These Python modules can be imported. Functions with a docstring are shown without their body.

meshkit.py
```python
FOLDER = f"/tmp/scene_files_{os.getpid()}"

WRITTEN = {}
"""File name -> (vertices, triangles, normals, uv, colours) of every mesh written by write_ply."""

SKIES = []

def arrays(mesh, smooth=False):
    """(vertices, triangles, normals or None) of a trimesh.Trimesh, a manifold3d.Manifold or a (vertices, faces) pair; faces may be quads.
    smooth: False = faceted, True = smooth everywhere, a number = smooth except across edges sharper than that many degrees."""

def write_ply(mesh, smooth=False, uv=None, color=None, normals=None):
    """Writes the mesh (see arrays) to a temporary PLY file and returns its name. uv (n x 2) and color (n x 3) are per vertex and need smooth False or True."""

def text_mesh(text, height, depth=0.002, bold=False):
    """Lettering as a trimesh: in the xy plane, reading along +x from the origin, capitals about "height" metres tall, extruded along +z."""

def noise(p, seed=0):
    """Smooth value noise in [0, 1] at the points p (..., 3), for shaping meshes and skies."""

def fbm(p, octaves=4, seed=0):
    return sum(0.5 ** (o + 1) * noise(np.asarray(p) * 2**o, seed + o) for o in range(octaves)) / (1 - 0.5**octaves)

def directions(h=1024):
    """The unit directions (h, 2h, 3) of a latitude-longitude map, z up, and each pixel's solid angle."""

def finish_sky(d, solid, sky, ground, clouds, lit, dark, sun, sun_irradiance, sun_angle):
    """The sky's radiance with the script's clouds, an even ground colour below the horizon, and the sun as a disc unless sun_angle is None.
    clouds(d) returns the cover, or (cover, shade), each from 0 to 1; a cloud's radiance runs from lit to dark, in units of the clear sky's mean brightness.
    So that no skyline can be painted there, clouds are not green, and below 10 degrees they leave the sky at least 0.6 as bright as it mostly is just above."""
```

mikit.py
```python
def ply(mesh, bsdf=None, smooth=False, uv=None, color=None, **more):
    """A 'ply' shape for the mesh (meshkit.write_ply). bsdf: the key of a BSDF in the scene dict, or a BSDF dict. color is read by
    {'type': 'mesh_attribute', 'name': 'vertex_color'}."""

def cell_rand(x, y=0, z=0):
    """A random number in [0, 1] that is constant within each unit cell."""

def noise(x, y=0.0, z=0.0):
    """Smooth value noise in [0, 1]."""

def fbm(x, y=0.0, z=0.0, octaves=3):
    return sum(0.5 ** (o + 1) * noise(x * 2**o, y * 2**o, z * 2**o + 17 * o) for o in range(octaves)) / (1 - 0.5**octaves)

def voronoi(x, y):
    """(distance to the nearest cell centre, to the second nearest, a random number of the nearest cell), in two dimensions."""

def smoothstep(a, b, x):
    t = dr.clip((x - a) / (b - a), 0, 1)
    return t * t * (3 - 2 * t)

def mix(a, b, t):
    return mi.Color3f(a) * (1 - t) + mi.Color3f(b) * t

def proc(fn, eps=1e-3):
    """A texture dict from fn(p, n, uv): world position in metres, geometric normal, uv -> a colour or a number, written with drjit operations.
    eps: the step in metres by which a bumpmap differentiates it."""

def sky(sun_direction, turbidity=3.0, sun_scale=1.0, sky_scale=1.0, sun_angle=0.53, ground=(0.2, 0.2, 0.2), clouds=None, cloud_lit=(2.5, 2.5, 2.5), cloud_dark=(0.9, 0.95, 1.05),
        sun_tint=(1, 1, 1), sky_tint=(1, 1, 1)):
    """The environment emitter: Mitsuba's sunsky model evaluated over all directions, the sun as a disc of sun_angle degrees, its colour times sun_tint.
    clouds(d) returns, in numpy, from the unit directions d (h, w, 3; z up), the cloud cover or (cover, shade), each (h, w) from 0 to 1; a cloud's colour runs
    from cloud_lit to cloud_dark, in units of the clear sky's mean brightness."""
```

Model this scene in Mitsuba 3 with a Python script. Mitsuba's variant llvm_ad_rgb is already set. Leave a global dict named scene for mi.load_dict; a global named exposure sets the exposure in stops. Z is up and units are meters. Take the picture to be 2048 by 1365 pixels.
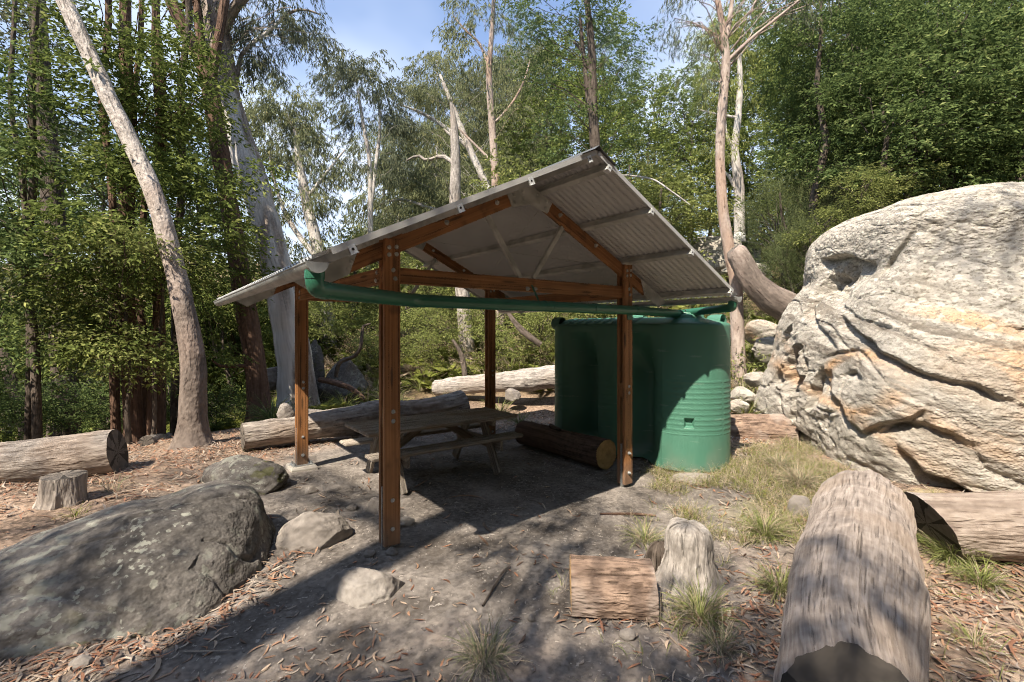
import math, numpy as np, trimesh, drjit as dr, mitsuba as mi, mikit, meshkit
from mikit import noise as N, fbm as F, smoothstep as SS, mix as MIX, voronoi as VOR
T4 = mi.ScalarTransform4f
scene, labels = {}, {}
# ------------------------------------------------------------------ camera, sky, exposure
FPX, HOR, CAMH = 963.3, 662.0, 1.8275          # focal length and horizon row of the 2048 x 1365 frame, eye height
scene['camera'] = {'type': 'perspective', 'fov': 2 * math.degrees(math.atan(1024 / FPX)), 'fov_axis': 'x',
    'near_clip': 0.05, 'far_clip': 3000.0, 'principal_point_offset_y': (682.5 - HOR) / 1365.0,
    'to_world': T4().look_at(origin=[0, 0, CAMH], target=[0, 1, CAMH], up=[0, 0, 1])}
SUN = np.array([-0.322, -0.556, 0.766])
def sky_clouds(d):
    q = d / np.maximum(d[..., 2:3], 0.08)
    p = np.stack([q[..., 0] * 0.9 + 3, q[..., 1] * 0.55, q[..., 1] * 0 + 5.2], -1)
    a = meshkit.fbm(p, 5, 3); b = meshkit.fbm(p * 3.1 + a[..., None] * 1.5, 4, 8)
    c = np.clip((a * 0.65 + b * 0.35 - 0.40) * 2.6, 0, 1) * 0.55
    low = np.clip(1 - d[..., 2] / 0.55, 0, 1)
    return np.clip(0.15 + c + 0.75 * low ** 1.5, 0, 0.94), 0.0 * c
scene['sky_light'] = mikit.sky(SUN, turbidity=3.0, sky_scale=1.3, sun_scale=1.45, sky_tint=(0.90, 1.0, 1.13), clouds=sky_clouds, cloud_lit=(2.35, 2.55, 2.85), ground=(0.12, 0.12, 0.1), sun_tint=(0.93, 0.985, 1.06))
exposure = 2.2
rng = np.random.default_rng(7)
LY = 0.6486                                        # the shelter's own axes: X along its front, Y along its ridge
P0 = np.array([-1.0535, 3.9835]); UX = np.array([math.cos(LY), math.sin(LY)]); UY = np.array([-math.sin(LY), math.cos(LY)])
def L2W(p):
    p = np.atleast_2d(np.asarray(p, float)); o = p.copy(); o[:, :2] = P0 + p[:, :1] * UX + p[:, 1:2] * UY; return o
def at(px, py, D):                                 # the point at distance D seen at a pixel of the photograph
    return np.array([(px - 1024) / FPX * D, D, CAMH - (py - HOR) / FPX * D])
# ------------------------------------------------------------------ bookkeeping
def free(name):
    if name not in used: used.add(name); return name
    i = 1
    while f'{name}_{i:03d}' in used: i += 1
    used.add(f'{name}_{i:03d}'); return f'{name}_{i:03d}'
used = set()
def put(name, mesh, mat, smooth=False, parent=None, uv=None, color=None, **kw):
    key = free((parent + '__' if parent else '') + name)
    scene[key] = mikit.ply(mesh, 'mat_' + mat, smooth, uv, color, **kw)
    return key
def thing(name, label, cat, group=None, kind=None):
    key = free(name); labels[key] = {'label': label, 'category': cat}
    if group: labels[key]['group'] = group
    if kind: labels[key]['kind'] = kind
    return key
def tag(key, label, cat=None, group=None, kind=None):
    labels[key] = {k: v for k, v in dict(label=label, category=cat, group=group, kind=kind).items() if v}
    return key
# ------------------------------------------------------------------ materials
def pr(name, base, rough=0.6, bump=None, bscale=1.0, eps=1e-3, spec=0.3, metal=0.0, **kw):
    b = {'type': 'principled', 'base_color': base if isinstance(base, dict) else {'type': 'rgb', 'value': list(base)}, 'roughness': rough, 'specular': spec, 'metallic': metal, **kw}
    if bump is not None: b = {'type': 'bumpmap', 'arbitrary': mikit.proc(bump, eps), 'scale': bscale, 'bsdf': b}
    scene['mat_' + name] = {'type': 'twosided', 'bsdf': b}
C = lambda *v: mi.Color3f(*v)
def timber_red(p, n, uv):
    g = F(uv.x * 1.7, uv.y * 85, 3.0, 3); g2 = F(uv.x * 0.6, uv.y * 14, 9.0, 2); st = F(p.x * 5, p.y * 5, p.z * 2.2, 3)
    c = MIX(C(.20, .090, .036), C(.43, .205, .088), SS(.2, .85, g * .5 + g2 * .5))
    c = c * (0.72 + 0.5 * st)
    chk = SS(.30, .24, F(uv.x * .9, uv.y * 70, 6.0, 3)); kn = VOR(uv.x * 1.3, uv.y * 9)[0]; c = MIX(c, C(.06, .035, .022), dr.maximum(chk * .75, SS(.16, .06, kn) * .7))
    mud = SS(.34, .03, p.z + .25 * (st - .5)) * SS(-.4, -.1, p.z); c = MIX(c, C(.17, .145, .125), mud * .55)
    return MIX(c, C(.075, .045, .03), SS(.60, .82, F(p.x * 9 + uv.y, p.y * 9, p.z * 5, 3)) * .55)
pr('timber_red', mikit.proc(timber_red), .5, lambda p, n, uv: F(uv.x * 2, uv.y * 110, 3, 2), .0012)
def timber_grey(p, n, uv):
    g = F(uv.x * 2.2, uv.y * 90, 3.0, 3); st = F(p.x * 4, p.y * 4, p.z * 4, 3)
    c = MIX(C(.125, .108, .094), C(.42, .375, .325), SS(.2, .8, g * .7 + st * .3))
    return MIX(c, C(.22, .14, .08), SS(.5, .7, F(p.x * 2.3, p.y * 2.3, p.z * 6 + 4, 2)) * .45)
pr('timber_grey', mikit.proc(timber_grey), .8, lambda p, n, uv: F(uv.x * 2.5, uv.y * 120, 3, 3), .002, spec=.15)
def galv(p, n, uv):
    a, b, r = VOR(p.x * 38 + p.z * 21, p.y * 38 - p.z * 25); st = F(p.x * 6, p.y * 6, p.z * 6, 3)
    return MIX(C(.36, .38, .39), C(.56, .58, .59), r * .5 + st * .5) * (0.8 + .3 * st)
pr('galvanised', mikit.proc(galv), .42, metal=.55, spec=.5)
def galv_dull(p, n, uv):
    st = F(p.x * 7, p.y * 7, p.z * 7, 4)
    return MIX(C(.30, .31, .29), C(.50, .51, .49), SS(.25, .75, st))
pr('galvanised_dull', mikit.proc(galv_dull), .5, spec=.5)
def roofc(p, n, uv):
    st = F(p.x * 3, p.y * 3, p.z * 3, 4)
    return MIX(C(.38, .388, .392), C(.49, .497, .50), st)
pr('roof_steel', mikit.proc(roofc), .45, spec=.4)
pr('ridge_steel', (.10, .105, .11), .4, spec=.5)
def tankc(p, n, uv):
    st = F(p.x * 3, p.y * 3, p.z * 1.2, 4); sc = SS(.70, .80, F(p.x * 3 + 7, p.y * 3, p.z * 26, 3))
    c = MIX(C(.060, .175, .125), C(.088, .228, .168), st)
    c = MIX(c, C(.25, .36, .30), sc * .35)
    dust = SS(.55, 0.0, p.z) * SS(.25, .8, F(p.x * 5, p.y * 5, p.z * 3 + 2, 3))
    return MIX(c, C(.24, .23, .19), dust * .42)
pr('tank_plastic', mikit.proc(tankc), .42, lambda p, n, uv: F(p.x * 60, p.y * 60, p.z * 60, 2), .0006, spec=.4)
pr('pipe_plastic', mikit.proc(lambda p, n, uv: MIX(C(.022, .115, .075), C(.045, .165, .108), F(p.x * 5, p.y * 5, p.z * 5, 3))), .3, spec=.5)
pr('black_rubber', (.02, .02, .02), .6)
pr('zinc', mikit.proc(lambda p, n, uv: MIX(C(.52, .55, .58), C(.70, .72, .74), F(p.x * 40, p.y * 40, p.z * 40, 3))), .35, spec=.6)
pr('white_metal', (.72, .73, .72), .4)
def hutc(p, n, uv): return MIX(C(.30, .38, .31), C(.38, .46, .38), F(p.x * 2, p.y * 2, p.z * 2, 3))
pr('hut_paint', mikit.proc(hutc), .55)
def dirt(p, n, uv):
    big = F(p.x * .55, p.y * .55, 1.0, 3); mid = F(p.x * 3.1, p.y * 3.1, p.z * 3, 4); fine = F(p.x * 34, p.y * 34, p.z * 34, 3)
    lx = (p.x + 1.0535) * .797 + (p.y - 3.9835) * .604; ly = -(p.x + 1.0535) * .604 + (p.y - 3.9835) * .797
    d = dr.sqrt(dr.square((lx - 1.5) / 3.1) + dr.square((ly - .9) / 3.5)) + (mid - .5) * .5 + (big - .5) * .6
    bare = 1 - SS(.75, 1.3, d)
    soil = MIX(C(.084, .074, .067), C(.268, .243, .225), SS(.25, .8, mid * .55 + fine * .45))
    litter = MIX(C(.10, .075, .058), C(.33, .245, .19), SS(.3, .75, fine * .65 + mid * .35))
    c = MIX(litter, soil, bare)
    grassy = SS(1.8, 2.6, p.x) * SS(4.3, 5.0, p.y) * SS(8.0, 7.0, p.y)
    c = MIX(c, MIX(C(.16, .155, .06), C(.34, .30, .17), fine), grassy * SS(.40, .65, mid) * .45)
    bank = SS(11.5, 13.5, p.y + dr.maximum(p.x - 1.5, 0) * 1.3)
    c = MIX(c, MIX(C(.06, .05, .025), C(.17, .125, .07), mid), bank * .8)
    return MIX(c, C(.5, .46, .42), SS(.83, .88, N(p.x * 55, p.y * 55, p.z * 55)) * .5 * bare)
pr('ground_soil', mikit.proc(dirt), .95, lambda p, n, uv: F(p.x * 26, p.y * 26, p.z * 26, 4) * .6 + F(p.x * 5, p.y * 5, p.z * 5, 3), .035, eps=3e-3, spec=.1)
def lichen_rock(p, n, uv):
    a = F(p.x * 2.1, p.y * 2.1, p.z * 2.1, 4); b = F(p.x * 22, p.y * 22, p.z * 22, 4)
    sp = F(p.x * 60, p.y * 60, p.z * 60, 2)
    c = MIX(C(.055, .051, .048), C(.205, .190, .178), SS(.25, .8, a * .45 + b * .35 + sp * .2))
    c = MIX(c, C(.27, .275, .245), SS(.60, .68, F(p.x * 34, p.y * 34, p.z * 34, 3)) * SS(.45, .6, F(p.x * 3.1 + 8, p.y * 3.1, p.z * 3, 3)) * .8)
    li = SS(.56, .64, F(p.x * 13 + 3, p.y * 13, p.z * 13, 4)) * SS(.42, .62, a)
    c = MIX(c, C(.30, .31, .27), li * .5)
    v, w, r = VOR(p.x * 5.5 + a * 1.2, p.y * 5.5 + b * .35)
    spot = SS(.20, .15, v + b * .1) * SS(.66, .72, r)
    c = MIX(c, C(.27, .275, .24), spot * .6)
    moss = SS(.62, .7, F(p.x * 9, p.y * 9 + 4, p.z * 9, 3)) * SS(.55, .68, F(p.x * 1.7, p.y * 1.7, 8, 2))
    return MIX(c, C(.10, .105, .03), moss * .6)
pr('lichen_rock', mikit.proc(lichen_rock), .9, lambda p, n, uv: F(p.x * 18, p.y * 18, p.z * 18, 5) + .4 * F(p.x * 70, p.y * 70, p.z * 70, 2), .022, eps=2e-3, spec=.15)
def sandstone(p, n, uv):
    wp = F(p.x * 1.1, p.y * 1.1, p.z * 1.1, 3)
    s = p.z + .38 * (dr.abs(p.x - 4.2) * .8 - p.y * .75) + .3 * wp
    band = F(s * 2.3, 3.3, p.x * .25, 4); fineb = F(s * 17, p.x * .9, p.y * .9, 3)
    b = F(p.x * 24, p.y * 24, p.z * 24, 4); big = F(p.x * .8 + 5, p.y * .8, p.z * .8, 3)
    c = MIX(C(.27, .25, .222), C(.52, .488, .44), SS(.25, .8, b * .5 + fineb * .5))
    org = SS(.52, .66, band * .55 + big * .5) * SS(3.1, 2.3, p.z + big)
    rr = dr.sqrt(dr.square((p.y - 6.2) / .66) + dr.square((p.z - 1.17) / .36)) + (wp - .5) * .25
    ring = SS(.30, .0, dr.abs(rr - 1.0)) * SS(4.9, 4.6, p.x) * (.3 + b)
    st2 = SS(.55, .0, dr.sqrt(dr.square((p.x - 4.95) / .9) + dr.square((p.z - 2.05 + (p.x - 4.95) * .45) / .16)) - .5) * SS(6.0, 5.4, p.y) * (.25 + b)
    c = MIX(c, MIX(C(.40, .205, .085), C(.56, .36, .20), b), dr.minimum(dr.maximum(org * .62, dr.maximum(ring * .9, st2 * .8)), 1))
    ln = SS(.36, .25, F(s * 11, p.x * .7 + p.y * .7, 4.0, 3)) * SS(3.2, 2.2, p.z); c = MIX(c, C(.15, .13, .11), ln * .75)
    wst = SS(.55, .7, F(p.x * 2.4 + p.y * 2.4, 1.5, p.z * .35 + 3, 3)); c = MIX(c, MIX(C(.20, .185, .165), C(.38, .36, .32), b), wst * .6)
    g4 = F(p.x * 75, p.y * 75, p.z * 75, 2); c = c * (.72 + .56 * g4)
    grey = SS(.5, .66, F(p.x * .7 + 1, p.y * .7, p.z * .7 + 9, 3)) * SS(.3, .6, p.z)
    c = MIX(c, MIX(C(.24, .225, .205), C(.50, .48, .44), b), grey * .7)
    speck = SS(.57, .66, F(p.x * 34, p.y * 34, p.z * 34, 3)) * SS(1.2, 2.4, p.z + big * .6)
    c = MIX(c, C(.17, .155, .13), speck * .8)
    li = SS(.6, .68, F(p.x * 15 + 9, p.y * 15, p.z * 15, 3)) * SS(1.3, 2.2, p.z)
    return MIX(c, C(.56, .545, .48), li * .6)
pr('sandstone', mikit.proc(sandstone), .92, lambda p, n, uv: F(p.x * 14, p.y * 14, p.z * 22, 5) + .5 * F(p.x * 55, p.y * 55, p.z * 60, 2), .045, eps=2e-3, spec=.12)
def stonec(p, n, uv):
    b = F(p.x * 20, p.y * 20, p.z * 20, 4); a = F(p.x * 1.9, p.y * 1.9, p.z * 1.9, 2)
    return MIX(MIX(C(.105, .095, .088), C(.29, .262, .242), b), C(.36, .335, .31), SS(.45, .65, a) * b)
pr('stone', mikit.proc(stonec), .9, lambda p, n, uv: F(p.x * 22, p.y * 22, p.z * 22, 4), .02, spec=.15)
pr('concrete', mikit.proc(lambda p, n, uv: MIX(C(.33, .31, .28), C(.48, .45, .41), F(p.x * 30, p.y * 30, p.z * 30, 4))), .9)
def bark(name, lo, hi, patch, pamt, fu, fv, bs, spots=None, rough=.9, pf=1.2, pth=.5, skirt=None, pz=.5):
    def fn(p, n, uv):
        wv = F(uv.x * 1.3, uv.y * 4, 2.0, 2)
        g = F(uv.x * fu, uv.y * fv + wv * 2.5, 4.0, 4); m = F(p.x * pf, p.y * pf, p.z * pf * pz, 3)
        g3 = F(p.x * 21, p.y * 21, p.z * 21, 3)
        c = MIX(C(*lo), C(*hi), SS(.18, .85, g * .55 + g3 * .45))
        c = c * (.72 + .56 * F(p.x * 3.3, p.y * 3.3, p.z * 3.3, 3))
        ck = SS(.31, .23, F(uv.x * fu * .8, uv.y * fv * 1.1 + wv * 6, 9.0, 3)); c = MIX(c, C(*lo) * .55, ck * .6)
        if skirt is not None:
            k = SS(skirt[1] + .9, skirt[1] - .9, uv.x + 2.2 * (m - .5) + .8 * (g3 - .5)); c = MIX(c, MIX(C(.060, .048, .042), C(.27, .222, .195), g3 * .45 + g * .55), k * skirt[0])
        c = MIX(c, C(*patch) * (.75 + .5 * g), SS(pth, pth + .12, m) * pamt)
        if spots is not None:
            c = MIX(c, C(*spots), SS(.76, .82, F(uv.x * 11 + 3, uv.y * 30, 7.0, 2)) * .6)
        return c
    def bf(p, n, uv):
        wv = F(uv.x * 1.3, uv.y * 4, 2.0, 2)
        return F(uv.x * fu, uv.y * fv + wv * 2.5, 4.0, 4) + .5 * F(uv.x * fu * 3, uv.y * fv * 1.5, 1.0, 2) - .5 * SS(.33, .24, F(uv.x * fu * .8, uv.y * fv * 1.1 + wv * 6, 9.0, 3))
    pr(name, mikit.proc(fn), rough, bf, bs, eps=2e-3, spec=.12)
bark('bark_pale', (.32, .285, .265), (.60, .555, .52), (.34, .265, .23), .5, 7, 24, .024, (.10, .078, .07), skirt=(.95, 3.0))
bark('bark_rough', (.10, .072, .058), (.33, .26, .22), (.25, .17, .13), .5, 5, 34, .03)
bark('bark_red', (.065, .040, .030), (.22, .145, .11), (.16, .10, .075), .5, 3, 42, .03)
bark('bark_gum', (.17, .138, .12), (.42, .36, .32), (.62, .605, .59), .9, 2, 30, .016, pf=1.6, pth=.50, pz=.12)
bark('bark_white', (.36, .33, .31), (.62, .60, .58), (.30, .25, .22), .5, 3, 16, .01)
bark('bark_dark', (.05, .04, .033), (.17, .14, .12), (.12, .10, .085), .5, 5, 30, .02)
bark('bark_pink', (.29, .225, .195), (.46, .395, .355), (.36, .235, .17), .5, 6, 22, .014, (.055, .035, .03))
bark('log_grey', (.15, .128, .115), (.41, .37, .335), (.25, .18, .135), .4, 5, 34, .022)
bark('log_fibrous', (.175, .148, .132), (.37, .322, .292), (.27, .215, .175), .55, 5, 85, .02, pf=1.6, pth=.46)
bark('log_pale', (.20, .18, .165), (.49, .455, .425), (.33, .285, .25), .55, 6, 42, .024)
bark('log_brown', (.10, .068, .052), (.35, .255, .20), (.36, .30, .265), .6, 9, 55, .024, pf=4)
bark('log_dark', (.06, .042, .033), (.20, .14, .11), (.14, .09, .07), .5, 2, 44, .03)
def cutw(p, n, uv):
    g = F(uv.x * 30, uv.y * 3, 5.0, 3); b = F(p.x * 16, p.y * 16, p.z * 16, 3)
    ra = SS(.36, .28, N(uv.y * 5.0, uv.x * 4.0, 1.0)); return MIX(MIX(C(.06, .053, .048), C(.20, .175, .152), g * .6 + b * .4), C(.02, .018, .016), ra * .8)
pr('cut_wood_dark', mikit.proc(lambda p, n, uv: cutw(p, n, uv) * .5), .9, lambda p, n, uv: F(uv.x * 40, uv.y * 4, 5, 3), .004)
pr('cut_wood', mikit.proc(cutw), .85, lambda p, n, uv: F(uv.x * 40, uv.y * 4, 5, 3), .004)
def cuty(p, n, uv):
    g = F(uv.x * 30, uv.y * 3, 5.0, 3); b = F(p.x * 13, p.y * 13, p.z * 13, 3)
    return MIX(C(.16, .085, .035), C(.56, .37, .17), g * .4 + b * .6)
pr('cut_wood_yellow', mikit.proc(cuty), .8)
VC = {'type': 'mesh_attribute', 'name': 'vertex_color'}
scene['mat_leaf'] = {'type': 'principledthin', 'base_color': VC, 'roughness': .27, 'spec_trans': 0.0, 'diff_trans': .65, 'eta': 1.5}
scene['mat_dry_leaf'] = {'type': 'twosided', 'bsdf': {'type': 'principled', 'base_color': VC, 'roughness': .6, 'specular': .3}}
# ------------------------------------------------------------------ mesh helpers
def cat(ms):
    vs, fs, o = [], [], 0
    for v, f in ms:
        vs.append(v); fs.append(np.asarray(f) + o); o += len(v)
    return np.vstack(vs), np.vstack(fs)
def box_uv(L, W, H, c=.004, seed=0):
    """A chamfered board along x, centred; flat shaded; uv along and across the grain."""
    x, y, z = L / 2, W / 2, H / 2; c = min(c, .3 * min(L, W, H)); pts = []
    for sx in (-1, 1):
        for sy in (-1, 1):
            for sz in (-1, 1): pts += [[sx * (x - c), sy * y, sz * (z - c)], [sx * x, sy * (y - c), sz * (z - c)], [sx * (x - c), sy * (y - c), sz * z]]
    h = trimesh.Trimesh(pts, process=False).convex_hull
    v = h.vertices[h.faces].reshape(-1, 3); f = np.arange(len(v)).reshape(-1, 3)
    r = np.random.default_rng(seed).uniform(0, 50, 2)
    return v, f, np.stack([v[:, 0] + r[0], v[:, 1] + v[:, 2] * 1.01 + r[1]], 1)
def frame(a, b, up=(0, 0, 1)):
    d = np.asarray(b, float) - a; L = np.linalg.norm(d); x = d / L; z = np.asarray(up, float) - x * (x @ up); z /= np.linalg.norm(z)
    return L, np.stack([x, np.cross(z, x), z], 1), (np.asarray(a, float) + b) / 2
def board(name, a, b, w, h, mat, parent, up=(0, 0, 1), c=.004, world=True):
    """A board from a to b in shelter axes (world=True: turned into world axes), w across, h along up."""
    L, R, m = frame(a, b, up)
    v, f, uv = box_uv(L, w, h, c, len(used))
    v = v @ R.T + m
    return put(name, (L2W(v) if world else v, f), mat, False, parent, uv=uv)
def hullmesh(pts): 
    h = trimesh.Trimesh(np.asarray(pts, float), process=False).convex_hull
    return np.array(h.vertices), np.array(h.faces)
def tube(path, rad, sides=12, cap=True, rough=0, seed=0, res=None, flare=None):
    """A tube along the points with its radii: vertices, triangles, uv (metres along, metres round)."""
    p = np.asarray(path, float); r = np.broadcast_to(np.asarray(rad, float), (len(p),)).astype(float)
    s = np.r_[0, np.cumsum(np.linalg.norm(np.diff(p, axis=0), axis=1))]
    if res:
        n = max(len(p), int(s[-1] / res) + 2); t = np.linspace(0, s[-1], n)
        if len(p) > 2:
            from scipy.interpolate import PchipInterpolator as PI
            p, r = np.stack([PI(s, p[:, k])(t) for k in range(3)], 1), PI(s, r)(t)
        else: p, r = np.stack([np.interp(t, s, p[:, k]) for k in range(3)], 1), np.interp(t, s, r)
        s = t
    d = np.gradient(p, axis=0); d /= np.linalg.norm(d, axis=1, keepdims=True) + 1e-12
    a = np.zeros_like(d); ref = np.array([1.0, 0, 0]) if abs(d[0, 0]) < .8 else np.array([0, 1.0, 0])
    for i in range(len(d)):
        ref = ref - d[i] * (ref @ d[i]); ref /= np.linalg.norm(ref); a[i] = ref
    b = np.cross(d, a); ang = np.linspace(0, 2 * np.pi, sides + 1)
    ring = np.cos(ang)[None, :, None] * a[:, None] + np.sin(ang)[None, :, None] * b[:, None]
    R = np.repeat(r[:, None], sides + 1, 1)
    if rough:
        q = p[:, None] + ring * r[:, None, None]
        n1 = meshkit.fbm(np.concatenate([q * 2.2], -1) + seed, 3, seed); n2 = meshkit.fbm(np.stack([np.cos(ang)[None] * 6 + 0 * s[:, None], np.sin(ang)[None] * 6 + 0 * s[:, None], s[:, None] * 1.1 + 0 * ang[None]], -1) + seed, 3, seed + 5)
        R = R * (1 + rough * ((n1 - .5) * 1.6 + (n2 - .5) * 1.0))
    if flare is not None: R = R * flare(s[:, None], ang[None])
    v = (p[:, None] + ring * R[..., None]).reshape(-1, 3)
    uv = np.stack([np.repeat(s[:, None], sides + 1, 1), np.repeat((ang * r.mean())[None], len(p), 0)], -1).reshape(-1, 2)
    i, j = np.meshgrid(np.arange(len(p) - 1), np.arange(sides), indexing='ij'); k = (i * (sides + 1) + j).ravel(); m = sides + 1
    f = np.vstack([np.stack([k, k + 1, k + m + 1], 1), np.stack([k, k + m + 1, k + m], 1)])
    return v, f, uv
def ring_cap(v, sides, last, bulge=0.0, tilt=None):
    """The end face of a tube, as its own mesh, uv = (radius, angle)."""
    ring = v[-(sides + 1):][:-1] if last else v[:sides]
    c = ring.mean(0); out = [c + 0 * c]; uv = [[0, 0]]; k = 5
    vs, us = [], []
    for q in range(k + 1):
        t = q / k; vs.append(c + (ring - c) * t); us.append(np.stack([np.full(sides, t * np.linalg.norm(ring - c, axis=1).mean()), np.arange(sides) / sides * 6], 1))
    vv = np.vstack(vs); uu = np.vstack(us); fs = []
    for q in range(k):
        for j in range(sides):
            a, b = q * sides + j, q * sides + (j + 1) % sides
            fs += [[a, b, b + sides], [a, b + sides, a + sides]] if last else [[a, b + sides, b], [a, a + sides, b + sides]]
    return vv, np.array(fs), uu
def xf(m, R=None, t=(0, 0, 0), s=1.0):
    v = m[0] * s
    if R is not None: v = v @ np.asarray(R).T
    return v + np.asarray(t), m[1]
def rotz(a): c, s = math.cos(a), math.sin(a); return np.array([[c, -s, 0], [s, c, 0], [0, 0, 1.0]])
def lathe(prof, n=24):
    p = np.asarray(prof, float); a = np.linspace(0, 2 * np.pi, n, endpoint=False)
    v = np.stack([p[:, None, 0] * np.cos(a), p[:, None, 0] * np.sin(a), np.repeat(p[:, 1:2], n, 1)], -1).reshape(-1, 3)
    f = []
    for i in range(len(p) - 1):
        for j in range(n):
            q, w = i * n + j, i * n + (j + 1) % n; f += [[q, w, w + n], [q, w + n, q + n]]
    return v, np.array(f)
# ------------------------------------------------------------------ the ground
FOOT = np.array([[-60, 30], [-14, 20], [-8, 14.5], [-5, 13.0], [-2, 12.6], [0, 12.3], [1.6, 10.8], [2.9, 8.9], [4.2, 8.3], [6, 8.4], [10, 7.5], [16, 5], [60, -5]])
def gz(x, y):
    x, y = np.asarray(x, float), np.asarray(y, float)
    d = (y - np.interp(x, FOOT[:, 0], FOOT[:, 1])) * .9
    d = np.where(d > 4, d, np.log1p(np.exp(np.clip(d, -20, 4) * 2.0)) / 2.0)
    up = np.where(d < 26, .375 * d - .0032 * d * d, .375 * 26 - .0032 * 676 + (d - 26) * .16)
    e = (-x - 6.0) * .75 + (y - 9) * .45
    e = np.where(e > 4, e, np.log1p(np.exp(np.clip(e, -20, 4) * 1.6)) / 1.6)
    dn = np.minimum(.30 * e, 6 + .02 * e) * np.clip((16 - x * 1.0 - 0.0) / 16, 0, 1) * np.clip(1 - d / 6, 0, 1)
    lx = (x - P0[0]) * UX[0] + (y - P0[1]) * UX[1]; slope = -.023 * np.clip(lx, 0, 3.1) + .10 * np.clip(lx - 3.25, 0, 1.5) * np.clip(1.5 - (y - 7.5) / 2, 0, 1)
    p = np.stack([x, y, 0 * x], -1)
    big = (meshkit.fbm(p * .45 + 3.7, 3, 11) - .5) * np.clip(np.hypot(x - .3, y - 5) / 6 - .25, 0.08, 1) * .45
    return up - dn + slope + big + .018 * (meshkit.fbm(p * 2.6, 3, 5) - .5)
def G(x, y): return float(gz(np.array([x]), np.array([y]))[0])
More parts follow.
